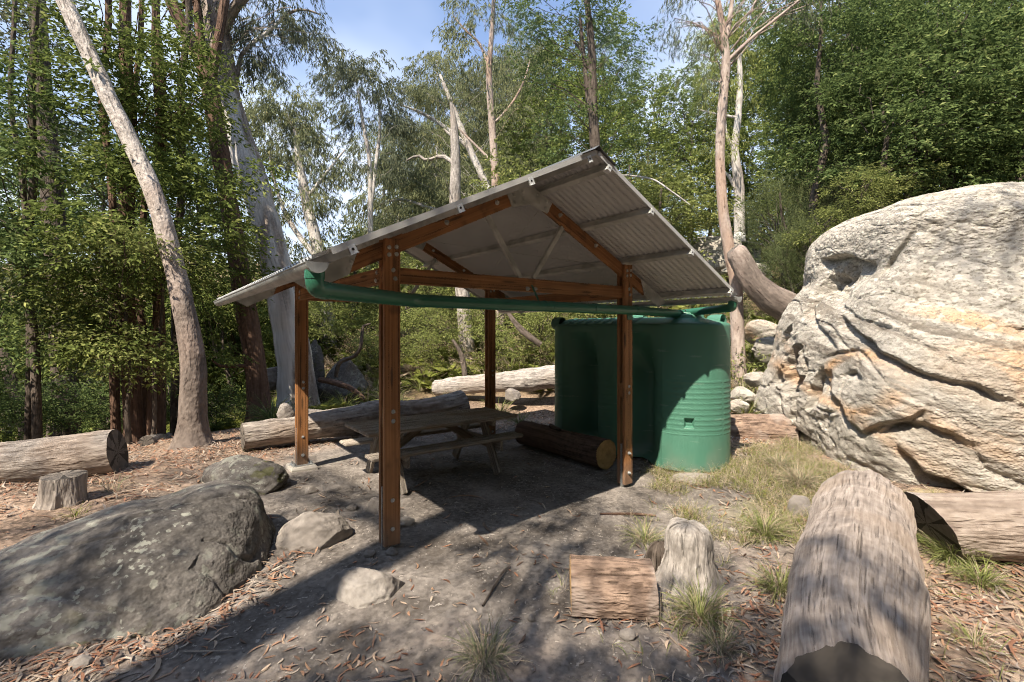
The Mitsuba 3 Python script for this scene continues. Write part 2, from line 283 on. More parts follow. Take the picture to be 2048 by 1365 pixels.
def ground_mesh():
    th = np.r_[np.linspace(-62, 62, 521), np.linspace(62, 298, 90)[1:-1]] * np.pi / 180
    r = np.r_[np.geomspace(.35, 30, 300), np.geomspace(30, 900, 46)[1:]]
    rr, tt = np.meshgrid(r, th, indexing='ij'); x, y = rr * np.sin(tt), rr * np.cos(tt)
    z = gz(x, y); p = np.stack([x, y, 0 * x], -1)
    z = z + np.where(rr < 9, .010 * (meshkit.fbm(p * 9, 3, 21) - .5) + .012 * (meshkit.fbm(p * 24, 2, 31) - .5), 0)
    v = np.vstack([np.stack([x, y, z], -1).reshape(-1, 3), [[0, 0, G(0, 0)]]]); n = len(th)
    i, j = np.meshgrid(np.arange(len(r) - 1), np.arange(n), indexing='ij'); a, b = (i * n + j).ravel(), (i * n + (j + 1) % n).ravel()
    f = np.vstack([np.stack([a, b + n, b], 1), np.stack([a, a + n, b + n], 1)])
    jj = np.arange(n); f = np.vstack([f, np.stack([jj, (jj + 1) % n, 0 * jj + len(v) - 1], 1)])
    return v, f
tag(put('ground', ground_mesh(), 'ground_soil', True), 'bare grey dirt clearing covered with leaf litter, rising to a bank behind', kind='structure')
# ------------------------------------------------------------------ the picnic shelter
A, B, PW, PT = 3.036, 2.905, .14, .043
XC, ZR, TAN = (A + PW) / 2, 3.412, .4825
YF, YB, XL, XR = -.881, B + 3 * PT + .881, -.80, A + PW + .82
COS = 1 / math.hypot(1, TAN)
def roofz(X, off=0.0): return ZR - TAN * abs(X - XC) - off / COS
S = thing('picnic_shelter', 'open timber picnic shelter with brown posts and a corrugated steel gable roof', 'shelter')
def bolt_mesh(r=.0185, h=.010):
    return lathe([[0, h], [r * .55, h], [r * .6, h * .45], [r * .98, h * .4], [r, 0]], 12)
BOLT = bolt_mesh(); NUT = lathe([[0, .034], [.009, .034], [.009, .02], [.016, .02], [.017, .004], [.024, .003], [.024, 0]], 8)
def bolt(p, nrm, parent, m=BOLT, mat='galvanised_dull'):
    n = np.asarray(nrm, float); a = np.cross([0.31, .2, .9], n); a /= np.linalg.norm(a)
    R = np.stack([a, np.cross(n, a), n], 1)
    v, f = xf(m, R, p); put('bolt', (L2W(v), f), mat, 30, parent)
corner = [(0, 0), (A, 0), (0, B), (A, B)]
for (cx, cy) in corner:
    g = {(0, 0): 0.0, (A, 0): -.07, (0, B): .02, (A, B): -.05}[(cx, cy)]
    P = free(S + '__post'); labels[P] = {'label': 'paired plank post of the shelter'}
    top = roofz(cx + (PW if cx == 0 else 0) * .5, .075) + .0
    for k, y in enumerate((PT / 2, 2.5 * PT)):
        L, W, H = top - g - .03, PW, PT
        v, f, uv = box_uv(L, W, H, .005, len(used))
        v = np.stack([v[:, 1], v[:, 2], v[:, 0]], 1)
        v = v[:, [0, 1, 2]] * [1, 1, 1]; v += [cx + PW / 2, cy + y, g + .03 + L / 2]
        f = f[:, ::-1] if np.linalg.det([[0, 1, 0], [0, 0, 1], [1, 0, 0]]) < 0 else f
        put('plank', (L2W(v), f), 'timber_red', False, P, uv=uv)
    for z0, z1 in ((1.05, 1.20), (1.62, 1.80)) if (cx, cy) != (A, 0) else ((1.02, 1.18),):
        pass
    board('spacer', [cx + PW / 2, cy + 1.5 * PT, 1.02], [cx + PW / 2, cy + 1.5 * PT, 1.19], PW - .016, PT - .004, 'timber_red', P, up=(0, 1, 0))
    board('steel_stirrup', [cx + PW / 2, cy + 1.5 * PT, g - .03], [cx + PW / 2, cy + 1.5 * PT, g + .52], PW + .004, .012, 'galvanised', P, up=(0, 1, 0), c=.001)
    for fx, z, m in ((.07, g + .17, NUT), (.07, g + .41, NUT if cx else BOLT), (.075, 1.07, BOLT), (.075, 1.15, BOLT),
                     (.093, 2.265, BOLT), (.075, 2.335, BOLT), (.04, top - .075, BOLT), (.04, top - .135, BOLT), (.105, top - .065, BOLT), (.105, top - .125, BOLT)):
        bolt([cx + fx, cy - .0005, z], [0, -1, 0], P, BOLT if cx == 0 and cy == 0 else m, 'galvanised' if z < 1 else 'galvanised_dull')
    if cy > 0 and cx == 0:
        v, f = hullmesh(np.array([[x, y, z] for x in (-.09, .23) for y in (-.11, .24) for z in (-.15, .02)] + [[x * .9 + .007, y * .9 + .01, .045] for x in (-.09, .23) for y in (-.11, .24)]) + [cx, cy, g - .01])
        put('concrete_pad', (L2W(v), f), 'concrete', False, P)
        board('base_plate', [cx - .06, cy + .06, g + .042], [cx + .20, cy + .06, g + .042], .2, .012, 'galvanised', P, c=.001)
        for bx, by in ((-.035, .0), (.175, .0), (-.035, .13), (.175, .13)):
            v, f = xf(NUT, np.eye(3), (cx + bx, cy + by, g + .048)); put('bolt', (L2W(v), f), 'galvanised', 30, P)
for cy in (0, B):                                            # the two frames: tie beam, rafters, struts, plates
    ym = cy + 1.5 * PT
    TB = board('tie_beam', [.004, ym, 2.299], [A + PW - .004, ym, 2.299], PT - .001, .137, 'timber_red', S)
    bolt([XC - .035, cy + PT, 2.26], [0, -1, 0], TB, NUT); bolt([XC + .065, cy + PT, 2.262], [0, -1, 0], TB, NUT)
    for sg in (-1, 1):
        e = XC + sg * (XC + .33)
        dn = .07 / COS
        RF = board('rafter', [XC + sg * .012, ym, roofz(XC, 0) - .062 / COS - dn], [e, ym, roofz(e, 0) - .062 / COS - dn], PT - .001, .14, 'timber_red', S)
        for q in (.42, .98, 1.55):
            bolt([XC + sg * q * 1.0, cy + PT, roofz(XC + q * sg) - .062 / COS - dn + .02], [0, -1, 0], RF, NUT)
        # tail plate carrying the gutter
        x0, x1 = XC + sg * (XC + .21), XC + sg * (XC + .735)
        def zz(x, o): return roofz(x) - .062 / COS - o / COS
        for y in (PT - .004,):
            pl = [[x0, zz(x0, .0)], [x1, zz(x1, .005)], [x1 - sg * .16, zz(x1 - sg * .16, .155)], [x0 + sg * .07, zz(x0 + sg * .07, .15)]]
            v, f = hullmesh([[x, yy, z] for x, z in pl for yy in (cy + y - .003, cy + y + .003)])
            PLT = put('tail_plate', (L2W(v), f), 'galvanised_dull', False, S)
            for bx in (.05, .17): bolt([x0 + sg * (.045 + bx * .2), cy + y - .003, zz(x0 + sg * .06, .04 + bx * .45)], [0, -1, 0], PLT)
        ST = board('strut', [XC + sg * .085 - .03, cy + 1.5 * PT, 2.372], [XC + sg * .50 - .03, cy + 1.5 * PT, roofz(XC + sg * .47) - .062 / COS - .14 / COS], .04, .05, 'galvanised_dull', S, up=(1, 0, .0))
    # apex plate: boomerang over both rafters
    def az(x, o): return roofz(x) - .062 / COS - o / COS
    q = .30
    pl = [[XC - q, az(XC - q, .004)], [XC, az(XC, .004)], [XC + q, az(XC + q, .004)], [XC + q - .065, az(XC + q - .065, .145)], [XC, az(XC, .19)], [XC - q + .065, az(XC - q + .065, .145)]]
    from shapely.geometry import Polygon
    ex = trimesh.creation.extrude_polygon(Polygon(pl), .007, engine='earcut')
    v = np.array(ex.vertices); v = np.stack([v[:, 0], cy + PT - .001 - v[:, 2], v[:, 1]], 1)
    AP = put('apex_plate', (L2W(v), np.array(ex.faces)), 'galvanised_dull', False, S)
    for sg in (-1, 1):
        for bx, o in ((.10, .045), (.10, .115), (.215, .04), (.205, .11)):
            bolt([XC + sg * bx, cy + PT - .008, az(XC + sg * bx, o)], [0, -1, 0], AP)
for x in (.034, A + PW - .034):                             # side beams
    SB = board('side_beam', [x, 3 * PT + .001, 2.2945], [x, B - .001, 2.2945], .045, .141, 'timber_red', S)
    for yy in (.2, B - .08): bolt([x - .0226 if x < 1 else x - .0226, yy, 2.33], [-1, 0, 0], SB); bolt([x - .0226, yy + .02, 2.26], [-1, 0, 0], SB)
PUR = [(-1, 2.17), (-1, 1.41), (-1, .765), (-1, .11), (1, .17), (1, .79), (1, 1.475), (1, 2.26)]
for sg, q in PUR:                                           # purlins: top-hat channels
    a = math.atan(TAN) * -sg; X = XC + sg * q; ct = roofz(X, .012)
    dirv = np.array([COS, 0, -sg * TAN * COS]); nv = np.array([sg * TAN * COS, 0, COS])
    prof = [(-.045, 0), (-.028, 0), (-.024, -.052), (.024, -.052), (.028, 0), (.045, 0), (.045, -.004), (.032, -.004), (.028, -.058), (-.028, -.058), (-.032, -.004), (-.045, -.004)]
    pt = np.array([[X, 0, ct] + dirv * u + nv * w for u, w in prof]); n = len(prof)
    v = np.vstack([pt + [0, YF - .012, 0], pt + [0, YB + .012, 0]])
    f = []
    for i in range(n): j = (i + 1) % n; f += [[i, j, j + n], [i, j + n, i + n]]
    K = put('purlin', (L2W(v), f), 'galvanised_dull', False, S)
    for y, d in ((YF - .012, -1), (YB + .012, 1)):
        e = np.array([[X, y, ct] + dirv * u + nv * w for u, w in [(-.024, -.003), (.024, -.003), (.024, -.0575), (-.024, -.0575)]])
        vv = np.vstack([e, e + [0, d * .003, 0]]); v2, f2 = hullmesh(vv)
        ec = put('end_clip', (L2W(v2), f2), 'zinc', False, K)
        fl = np.array([[X, y, ct] + dirv * u + nv * w + [0, d * dy, 0] for u, w in [(-.027, -.0575), (.027, -.0575), (.027, -.061), (-.027, -.061)] for dy in (-.05, .008)])
        v3, f3 = hullmesh(fl); put('end_clip', (L2W(v3), f3), 'zinc', False, K)
        v4, f4 = lathe([[0, .0045], [.009, .0045], [.009, .003]], 10)
        R = np.array([[1, 0, 0], [0, 0, d], [0, 1, 0]]).astype(float)
        c0 = np.array([X, y + d * .0, ct]) + nv * -.03
        put('bolt_hole', (L2W(v4 @ R.T + c0), f4), 'black_rubber', False, K)
PITCH, AMP = .076, .0085
for sg in (-1, 1):                                          # corrugated sheets
    xe = XL if sg < 0 else XR
    n = int(round((YB - YF) / PITCH)); ys = np.linspace(YF, YB, n * 8 + 1); w = AMP * np.cos((ys - YF) / PITCH * 2 * np.pi)
    us = np.linspace(0, abs(xe - XC), 5); nv = np.array([sg * TAN * COS, 0, COS]); vs = []
    for th in (0.0, -.0015):
        for u in us:
            c = np.array([XC + sg * u, 0, roofz(XC + sg * u)])
            vs.append(np.stack([c[0] + nv[0] * (w + th), ys, c[2] + nv[2] * (w + th)], 1))
    v = np.vstack(vs); m = len(ys); k = len(us); f = []
    i, j = np.meshgrid(np.arange(k - 1), np.arange(m - 1), indexing='ij'); a = (i * m + j).ravel()
    q1 = np.vstack([np.stack([a, a + m, a + m + 1], 1), np.stack([a, a + m + 1, a + 1], 1)])
    q2 = q1[:, ::-1] + k * m
    jj = np.arange(m - 1); e0 = (k - 1) * m + jj; e1 = e0 + k * m
    q3 = np.vstack([np.stack([e0, e0 + 1, e1 + 1], 1), np.stack([e0, e1 + 1, e1], 1)])
    f = np.vstack([q1, q2, q3]); f = f if sg > 0 else f[:, ::-1]
    put('roof_sheet', (L2W(v), f), 'roof_steel', 50, S)
    # barge flashing over the gable edges
    for y, d in ((YF, -1), (YB, 1)):
        pts = []
        x0, x1 = XC + sg * .02, xe - sg * .10 if d < 0 else xe
        for x in (x0, x1):
            c = np.array([x, 0, roofz(x)])
            for (dy, dz) in ((-d * .06, .012), (d * .012, .012), (d * .012, -.030), (d * .009, -.030), (d * .009, .009), (-d * .06, .009)):
                pts.append([c[0] + nv[0] * dz, y + dy, c[2] + nv[2] * dz])
        pts = np.array(pts); f = []
        for i in range(6): j = (i + 1) % 6; f += [[i, j, j + 6], [i, j + 6, i + 6]]
        f += [[0, 5, 4], [0, 4, 1], [1, 4, 3], [1, 3, 2], [6, 10, 11], [6, 7, 10], [7, 9, 10], [7, 8, 9]]
        put('barge_flashing', (L2W(pts), f), 'roof_steel', False, S)
def ridge():
    pts = []; prof = [(-.215, .014), (-.21, .022), (-.06, .024), (-.02, .034), (0, .04)]; full = prof + [(-a, b) for a, b in prof[-2::-1]]
    y = [YF - .035, YB + .035]; o = []
    for yy in y:
        for dz in (0, -.003):
            for u, h in full: o.append([XC + u, yy, roofz(XC + u) + h / COS * .9 + dz])
    n = len(full); v = np.array(o); f = []
    for i in range(n - 1): f += [[i, i + 1, 2 * n + i + 1], [i, 2 * n + i + 1, 2 * n + i], [n + i, 3 * n + i, 3 * n + i + 1], [n + i, 3 * n + i + 1, n + i + 1], [i, n + i + 1, i + 1], [i, n + i, n + i + 1], [2 * n + i, 2 * n + i + 1, 3 * n + i + 1], [2 * n + i, 3 * n + i + 1, 3 * n + i]]
    for i in (0, n - 1): f += [[i, 2 * n + i, 3 * n + i], [i, 3 * n + i, n + i]]
    return v, f
v, f = ridge(); put('ridge_cap', (L2W(v), f), 'ridge_steel', 30, S)
# thin tie rods under the roof
for a, b in (([.45, .2, roofz(.45, .085)], [1.5, B - .05, roofz(1.5, .085)]), ([XC + .25, .12, roofz(XC + .25, .09)], [A - .1, B, roofz(A - .1, .09)]), ([A + .0, .15, roofz(A, .09)], [XC + .2, B, roofz(XC + .2, .09)])):
    v, f, _ = tube([a, b], .0045, 6); put('tie_rod', (L2W(v), f), 'galvanised_dull', True, S)
# gutters, half round
GR = .060
def gutter(xc, zc):
    an = np.linspace(np.pi, 2 * np.pi, 17); o = np.stack([np.cos(an) * GR, np.sin(an) * GR], 1); i_ = np.stack([np.cos(an) * (GR - .0025), np.sin(an) * (GR - .0025)], 1)[::-1]
    lip = np.array([[GR - .004, .004], [GR + .004, .006], [GR + .007, 0]]) ; pf = np.vstack([o, i_]); n = len(pf)
    y = [YF - .01, YB + .01]; v = np.vstack([np.stack([xc + pf[:, 0], np.full(n, yy), zc + pf[:, 1]], 1) for yy in y]); f = []
    for i in range(n): j = (i + 1) % n; f += [[i, j, j + n], [i, j + n, i + n]]
    K = put('gutter', (L2W(v), f), 'galvanised', 40, S)
    for yy, d in ((YF - .01, -1), (YB + .01, 1)):
        e = np.vstack([o, [[GR + .006, .003], [-GR - .006, .003]]]) * 1.02; pts = [[xc + a, yy + d * k, zc + b] for a, b in e for k in (-.012, .004)]
        v, f = hullmesh(pts); put('end_cap', (L2W(v), f), 'galvanised', False, K)
    for sg in (-1, 1):
        vv, ff, _ = tube([[xc + sg * (GR + .001), YF - .012, zc + .002], [xc + sg * (GR + .001), YB + .012, zc + .002]], .006, 8); put('rolled_lip', (L2W(vv), ff), 'galvanised', True, K)
    return K
GZ = 2.225
gutter(XL + .025, GZ); gutter(XR + .025, GZ + .0)
# downpipe to the tank
def pipe(path, r, name, parent, sides=20, mat='pipe_plastic', bend=.07, nb=7):
    p = [np.asarray(q, float) for q in path]; o = [p[0]]
    for i in range(1, len(p) - 1):
        a, b = p[i - 1] - p[i], p[i + 1] - p[i]; d = min(bend, np.linalg.norm(a) * .45, np.linalg.norm(b) * .45); a = a / np.linalg.norm(a) * d; b = b / np.linalg.norm(b) * d
        for t in np.linspace(0, 1, nb): o.append(p[i] + a * (1 - t) ** 2 + b * t ** 2)
    o.append(p[-1]); v, f, _ = tube(o, r, sides); return put(name, (L2W(v), f), mat, True, parent), o
def collar(c, d, r, L, parent, mat='pipe_plastic', name='collar'):
    d = np.asarray(d, float) / np.linalg.norm(d); c = np.asarray(c, float)
    v, f, _ = tube([c - d * L / 2, c - d * (L / 2 - .001), c + d * (L / 2 - .001), c + d * L / 2], [r - .004, r, r, r - .004], 20)
    put(name, (L2W(v), f), mat, 30, parent)
PZ = 2.075; INL = np.array([4.375, .06])
DP, o = pipe([[XL + .03, YF + .07, GZ - .03], [XL + .03, YF + .07, PZ], [.17, -.19, PZ], [3.06, -.13, PZ - .005], [INL[0], INL[1], PZ - .02]], .054, 'downpipe', S, bend=.10)
collar([XL + .03, YF + .07, GZ - .065], [0, 0, 1], .058, .05, DP)
collar([XL + .10, YF + .12, PZ], [.97, .62, 0], .0575, .02, DP); collar([.17, -.19, PZ], [1, .1, 0], .0585, .07, DP)
for X in (1.72, 2.35, 3.08): collar([X, -.19 + (X - .17) * .0203, PZ - .002], [1, .02, 0], .0575, .05 if X < 3 else .06, DP)
collar([4.22, .03, PZ - .02], [1.3, .19, 0], .062, .10, DP)
RP, o = pipe([[XR + .03, YF + .07, GZ - .03], [XR + .03, YF + .07, PZ + .03], [INL[0], INL[1], PZ + .0]], .05, 'downpipe', S, bend=.09)
collar([XR + .03, YF + .07, GZ - .06], [0, 0, 1], .054, .05, RP)
board('hanger_strap', [XC + .02, .038, 2.30], [XC + .02, -.1, 2.09], .022, .004, 'pipe_plastic', S, up=(0, -1, .5), c=.0005)
collar([XC + .02, -.16, PZ], [1, .02, 0], .0575, .025, S, name='hanger_ring')
board('strap', [A + .085, -.004, 1.96], [A + .085, -.004, 2.04], .1, .006, 'pipe_plastic', S, up=(0, -1, 0), c=.0005)
# ------------------------------------------------------------------ picnic table
Tb = thing('picnic_table', 'weathered grey timber picnic table with two attached benches in the shelter shade', 'picnic table')
X0, X1, YC = .36, 2.42, 1.80
for k in range(5):
    y = YC - .40 + .16 * k + .0
    board('tabletop_plank', [X0, y, .678 + .002 * (k % 2)], [X1, y, .678], .152, .042, 'timber_grey', Tb, c=.007)
for sg in (-1, 1):
    y = YC + sg * .44
    board('bench_plank', [X0 + .01, y + sg * .005, .422], [X1 + .04, y, .422], .245, .044, 'timber_grey', Tb, c=.014)
    for x in (.745, 2.05):
        board('leg', [x, YC + sg * .545, -.02], [x, YC + sg * .17, .655], .045, .13, 'timber_grey', Tb, up=(0, 1, 0))
for x in (.745, 2.05):
    board('bench_bearer', [x + .046, YC - .56, .335], [x + .046, YC + .56, .335], .044, .13, 'timber_grey', Tb)
    board('top_bearer', [x + .046, YC - .38, .61], [x + .046, YC + .38, .61], .044, .09, 'timber_grey', Tb)
board('brace', [.80, YC, .34], [1.30, YC, .64], .05, .09, 'timber_grey', Tb); board('brace', [2.0, YC, .34], [1.52, YC, .64], .05, .09, 'timber_grey', Tb)
# ------------------------------------------------------------------ water tank
def tank():
    yc0, yc1, r, xc = .043, 1.90, .56, 4.375
    th0 = np.linspace(np.pi, 2 * np.pi, 260)[:-1]                        # the near end, seen closest
    near = np.stack([xc + r * np.cos(th0), yc0 + r * np.sin(th0)], 1)
    L = yc1 - yc0; sd = np.linspace(0, 1, 90)[:-1]
    right = np.stack([np.full(len(sd), xc + r), yc0 + sd * L], 1)
    th1 = np.linspace(0, np.pi, 60)[:-1]; far = np.stack([xc + r * np.cos(th1), yc1 + r * np.sin(th1)], 1)
    sl = np.linspace(0, 1, 220)[:-1]; left = np.stack([np.full(len(sl), xc - r), yc1 - sl * L], 1)
    P = np.vstack([near, right, far, left]); n = len(P)
    t = np.roll(P, -1, 0) - np.roll(P, 1, 0); nrm = np.stack([t[:, 1], -t[:, 0]], 1); nrm /= np.linalg.norm(nrm, axis=1, keepdims=True)
    H = 1.86; z = np.r_[np.linspace(0, .45, 10), np.linspace(.46, 1.20, 112), np.linspace(1.22, H, 22)]
    flute = np.zeros(n); sidew = np.zeros(n); sidew[len(near):len(near) + len(right)] = 1; sidew[n - len(left):] = 1
    for yc in (.49, 1.53):
        flute = np.maximum(flute, np.exp(-((P[:, 1] - yc) / .23) ** 2 * 1.0) * sidew)
    lobes = (np.sin((P[:, 1] - yc0) / L * np.pi) * .06) * sidew
    ang = np.arctan2(P[:, 1] - yc0, P[:, 0] - xc)
    rows, nz = [], len(z)
    for zz in z:
        dep = .44 * np.clip((1.78 - zz) / .55, 0, 1) ** .8 * np.clip((zz + .15) / .3, 0, 1)
        off = -flute * dep
        tt = (zz - .50) / .068; inb = .46 < zz < 1.16
        if inb:
            ribm = np.ones(n); fr = tt - np.floor(tt); b = 1.0 if .22 < fr < .62 else 0.0
            seam = (np.abs(ang + 1.66) < .035) | (np.abs(ang + .4) < .04)
            off = off + .003 * b * np.where(seam, 0, 1) * (1 - flute)
        ca = -2.50; sq = (np.abs((ang - ca) * r) < .062) & (abs(zz - .62) < .062)
        depth = np.clip(np.minimum(.062 - np.abs((ang - ca) * r), .062 - abs(zz - .62)) / .02, 0, 1)
        off = off - np.where(sq, depth * .055, 0)
        rows.append(np.concatenate([P + nrm * off[:, None], np.full((n, 1), zz)], 1))
    for k in range(1, 9):                                               # shoulder
        a = k / 8 * np.pi / 2; ins = .07 * (1 - np.cos(a)); rows.append(np.concatenate([P - nrm * ins, np.full((n, 1), H + .05 * np.sin(a))], 1))
    q = rows[-1].copy(); cent = np.stack([np.full(n, xc), np.clip(q[:, 1], yc0, yc1), q[:, 2]], 1)
    for k in range(1, 9):
        s = k / 8; rr = q + (cent - q) * s; rr[:, 2] = H + .05 + .085 * np.sin(s * np.pi / 2); rows.append(rr)
    v = np.vstack(rows); m = len(rows); i, j = np.meshgrid(np.arange(m - 1), np.arange(n), indexing='ij'); a, b = (i * n + j).ravel(), (i * n + (j + 1) % n).ravel()
    f = np.vstack([np.stack([a, b, b + n], 1), np.stack([a, b + n, a + n], 1)])
    v[:, 2] += .03; return v, f
TK = thing('water_tank', 'dark green plastic rainwater tank with ribbed rounded sides beside the shelter', 'water tank')
v, f = tank(); put('shell', (L2W(v), f), 'tank_plastic', 50, TK)
TZ = 1.86 + .03
v, f = lathe([[.26, TZ + .10], [.24, TZ + .155], [.20, TZ + .165], [.19, TZ + .19], [0, TZ + .195]], 32); put('inlet_lid', (L2W(v + [4.375, .06, 0]), f), 'tank_plastic', 30, TK)
v, f = lathe([[.10, TZ + .19], [.10, TZ + .215], [.075, TZ + .22], [.07, 2.04]], 24); put('inlet_seal', (L2W(v + [4.375, .06, 0]), f), 'black_rubber', 30, TK)
for x, y, d in ((3.98, 2.2, 1), (4.80, -.16, -1), (4.8, 2.2, 1)):
    v, f = lathe([[.085, 0], [.085, .11], [.07, .135], [0, .14]], 20); v = v @ np.array([[1, 0, 0], [0, .0, 1], [0, -1, 0.0]]).T * [1, 1.6, 1.25] + [x, y - .1, TZ + .06]
    put('lifting_lug', (L2W(v), f), 'tank_plastic', 40, TK)
for k in range(9):
    y = .62 + k * .18
    v, f, _ = tube([[4.395, y + .1, TZ + .128], [4.09, y, TZ + .105], [3.91, y - .05, TZ + .065], [3.83, y - .06, TZ + .02]], [.022, .026, .024, .012], 8); put('rib', (L2W(v), f), 'tank_plastic', True, TK)
v, f, _ = tube([[4.375, .75, TZ + .13], [4.4, .9, TZ + .15], [4.375, 1.05, TZ + .13]], .035, 10); put('rib', (L2W(v), f), 'tank_plastic', True, TK)
# ------------------------------------------------------------------ logs and stumps
def log(name, label, a, b, ra, rb, mat, capm='cut_wood', sides=40, rough=.22, seed=1, res=.03, mid=None, group=None, tilt=None, caps=(1, 1), edit=None):
    K = thing(name, label, 'log', group)
    path, rad = ([a, b], [ra, rb]) if mid is None else ([a] + [m[0] for m in mid] + [b], [ra] + [m[1] for m in mid] + [rb])
    v, f, uv = tube(path, rad, sides, rough=rough, seed=seed, res=res)
    if tilt is not None:                                      # slanted saw cuts: shear the ends
        d = np.asarray(b, float) - a; L = np.linalg.norm(d); d = d / L; s = (v - a) @ d; r0 = v - a - s[:, None] * d
        for end, vec in tilt.items():
            w = np.clip(1 - s / (1.2 * ra + .25), 0, 1) if end == 0 else np.clip(1 - (L - s) / (1.2 * rb + .25), 0, 1)
            v = v + d * (w * (r0 @ np.asarray(vec, float)))[:, None]
    if edit is not None: v = edit(v)
    put('trunk', (v, f), mat, True, K, uv=uv)
    for k, last in ((0, False), (1, True)):
        if caps[k]:
            vv, ff, uu = ring_cap(v, sides, last); vv = vv.copy()
            put('cut_end', (vv, ff), capm, True, K, uv=uu)
    return K, v
def gp(px, py, dz=0.0):                                      # the ground point under a pixel
    D = FPX * CAMH / (py - HOR)
    for _ in range(12):
        x = (px - 1024) / FPX * D; D = FPX * (CAMH - G(x, D) - dz) / (py - HOR)
    x = (px - 1024) / FPX * D; return np.array([x, D, G(x, D)])
log('fallen_log', 'grey fallen log with a sawn end lying at the far left of the clearing', [-7.9, 5.08, .12], [-5.03, 6.15, .275], .24, .30, 'log_grey', rough=.10, seed=3, tilt={1: (0, 0, -.12)})
log('fallen_log', 'longest grey log, lying across the clearing behind the picnic table', [-4.12, 7.36, .22], [-1.02, 9.75, .33], .205, .30, 'log_grey', rough=.2, seed=9, mid=[([-3.1, 8.15, .25], .215), ([-2.35, 8.7, .29], .275), ([-1.9, 9.05, .28], .25)])
log('fallen_log', 'bleached pale log with a long dark crack at the foot of the fern bank', at(872, 772, 12.6) - [0, 0, .05], at(1140, 752, 11.0), .20, .27, 'log_pale', rough=.22, seed=14)
a_, b_ = L2W([[3.40, .62, .15]])[0], L2W([[3.42, 2.45, .14]])[0]
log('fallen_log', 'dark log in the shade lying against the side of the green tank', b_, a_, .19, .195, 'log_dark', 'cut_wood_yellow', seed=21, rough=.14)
log('fallen_log', 'short reddish log between the green tank and the sandstone boulder', [3.35, 8.15, .16], [4.55, 7.75, .2], .24, .26, 'log_brown', seed=23, rough=.25)
def biglog():
    a, b = np.array([1.24, 1.74, .34]), np.array([2.86, 3.94, .36])
    def ed(v):
        k = np.array([[2.08, 2.42, .60], [1.42, 2.0, .60]])
        return v
    dents = [((2.44, 3.05, .70), .05, .05), ((2.06, 2.46, .62), .045, -.05), ((1.80, 2.62, .70), .06, .03)]
    def ed(v):
        for c, r_, h_ in dents:
            d = np.linalg.norm(v - c, axis=1); v = v + np.array([0, 0, 1.0]) * (h_ * np.exp(-(d / r_) ** 4))[:, None]
        return v
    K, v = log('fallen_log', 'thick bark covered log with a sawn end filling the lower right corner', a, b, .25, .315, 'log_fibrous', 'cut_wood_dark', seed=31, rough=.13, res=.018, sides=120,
        mid=[([1.57, 2.25, .36], .28), ([1.96, 2.75, .385], .31), ([2.42, 3.35, .375], .318)], tilt={0: (0, 0, .75)}, edit=ed)
biglog()
log('fallen_log', 'pinkish grey log with swirled grain lying in front of the boulder at the right edge', [3.42, 3.98, .24], [5.6, 3.62, .28], .255, .30, 'log_grey', seed=41, rough=.16, res=.02, sides=60, tilt={0: (.0, -.2, -.45)})
log('fallen_log', 'small grey branch log lying left of the leaning pale tree', gp(292, 892) + [0, 0, .07], gp(352, 872) + [0, 0, .07], .10, .10, 'log_grey', seed=43, rough=.3)
def halflog():
    K = thing('log_seat', 'short brown half log lying split side down in the foreground', 'log')
    a, b = np.array([.40, 3.30, .0]), np.array([.945, 3.25, .0]); r = .225; n = 44
    ys = np.linspace(0, 1, 60); an = np.linspace(-.12, np.pi + .12, n); d = b - a; L = np.linalg.norm(d); d /= L; up = np.array([0, 0, 1.0]); si = np.cross(d, up)
    q = np.stack([np.repeat(ys[:, None] * L, n, 1), np.repeat((an * r)[None], 60, 0)], -1)
    bump = meshkit.fbm(np.stack([q[..., 0] * 5, q[..., 1] * 42, 0 * q[..., 0]], -1), 4, 3); big = meshkit.fbm(np.concatenate([q * 6, q[..., :1]], -1), 3, 9)
    R = r * (1 + .09 * (bump - .5) + .14 * (big - .5))
    v = a + ys[:, None, None] * L * d + R[..., None] * (np.cos(an)[None, :, None] * si + np.sin(an)[None, :, None] * up * 1.05) + [0, 0, .03]
    v = v.reshape(-1, 3); uv = np.stack([q[..., 1].ravel() * 0 + q[..., 0].ravel(), q[..., 1].ravel()], 1)
    i, j = np.meshgrid(np.arange(59), np.arange(n - 1), indexing='ij'); k = (i * n + j).ravel()
    f = np.vstack([np.stack([k, k + n, k + n + 1], 1), np.stack([k, k + n + 1, k + 1], 1)])
    put('bark', (v, f[:, ::-1]), 'log_brown', True, K, uv=uv)
    for s, rows in ((0, v[:n]), (1, v[-n:])):
        c = rows.mean(0) * [1, 1, 0] + [0, 0, .05]; vv = np.vstack([rows, [c]]); ff = np.array([[t, t + 1, n] for t in range(n - 1)] + [[n - 1, 0, n]]); ff = ff if s else ff[:, ::-1]
        put('cut_end', (vv, ff), 'cut_wood_yellow', False, K, uv=np.stack([np.linalg.norm(vv - c, axis=1), np.arctan2(vv[:, 2] - c[2], (vv - c) @ si)], 1))
halflog()
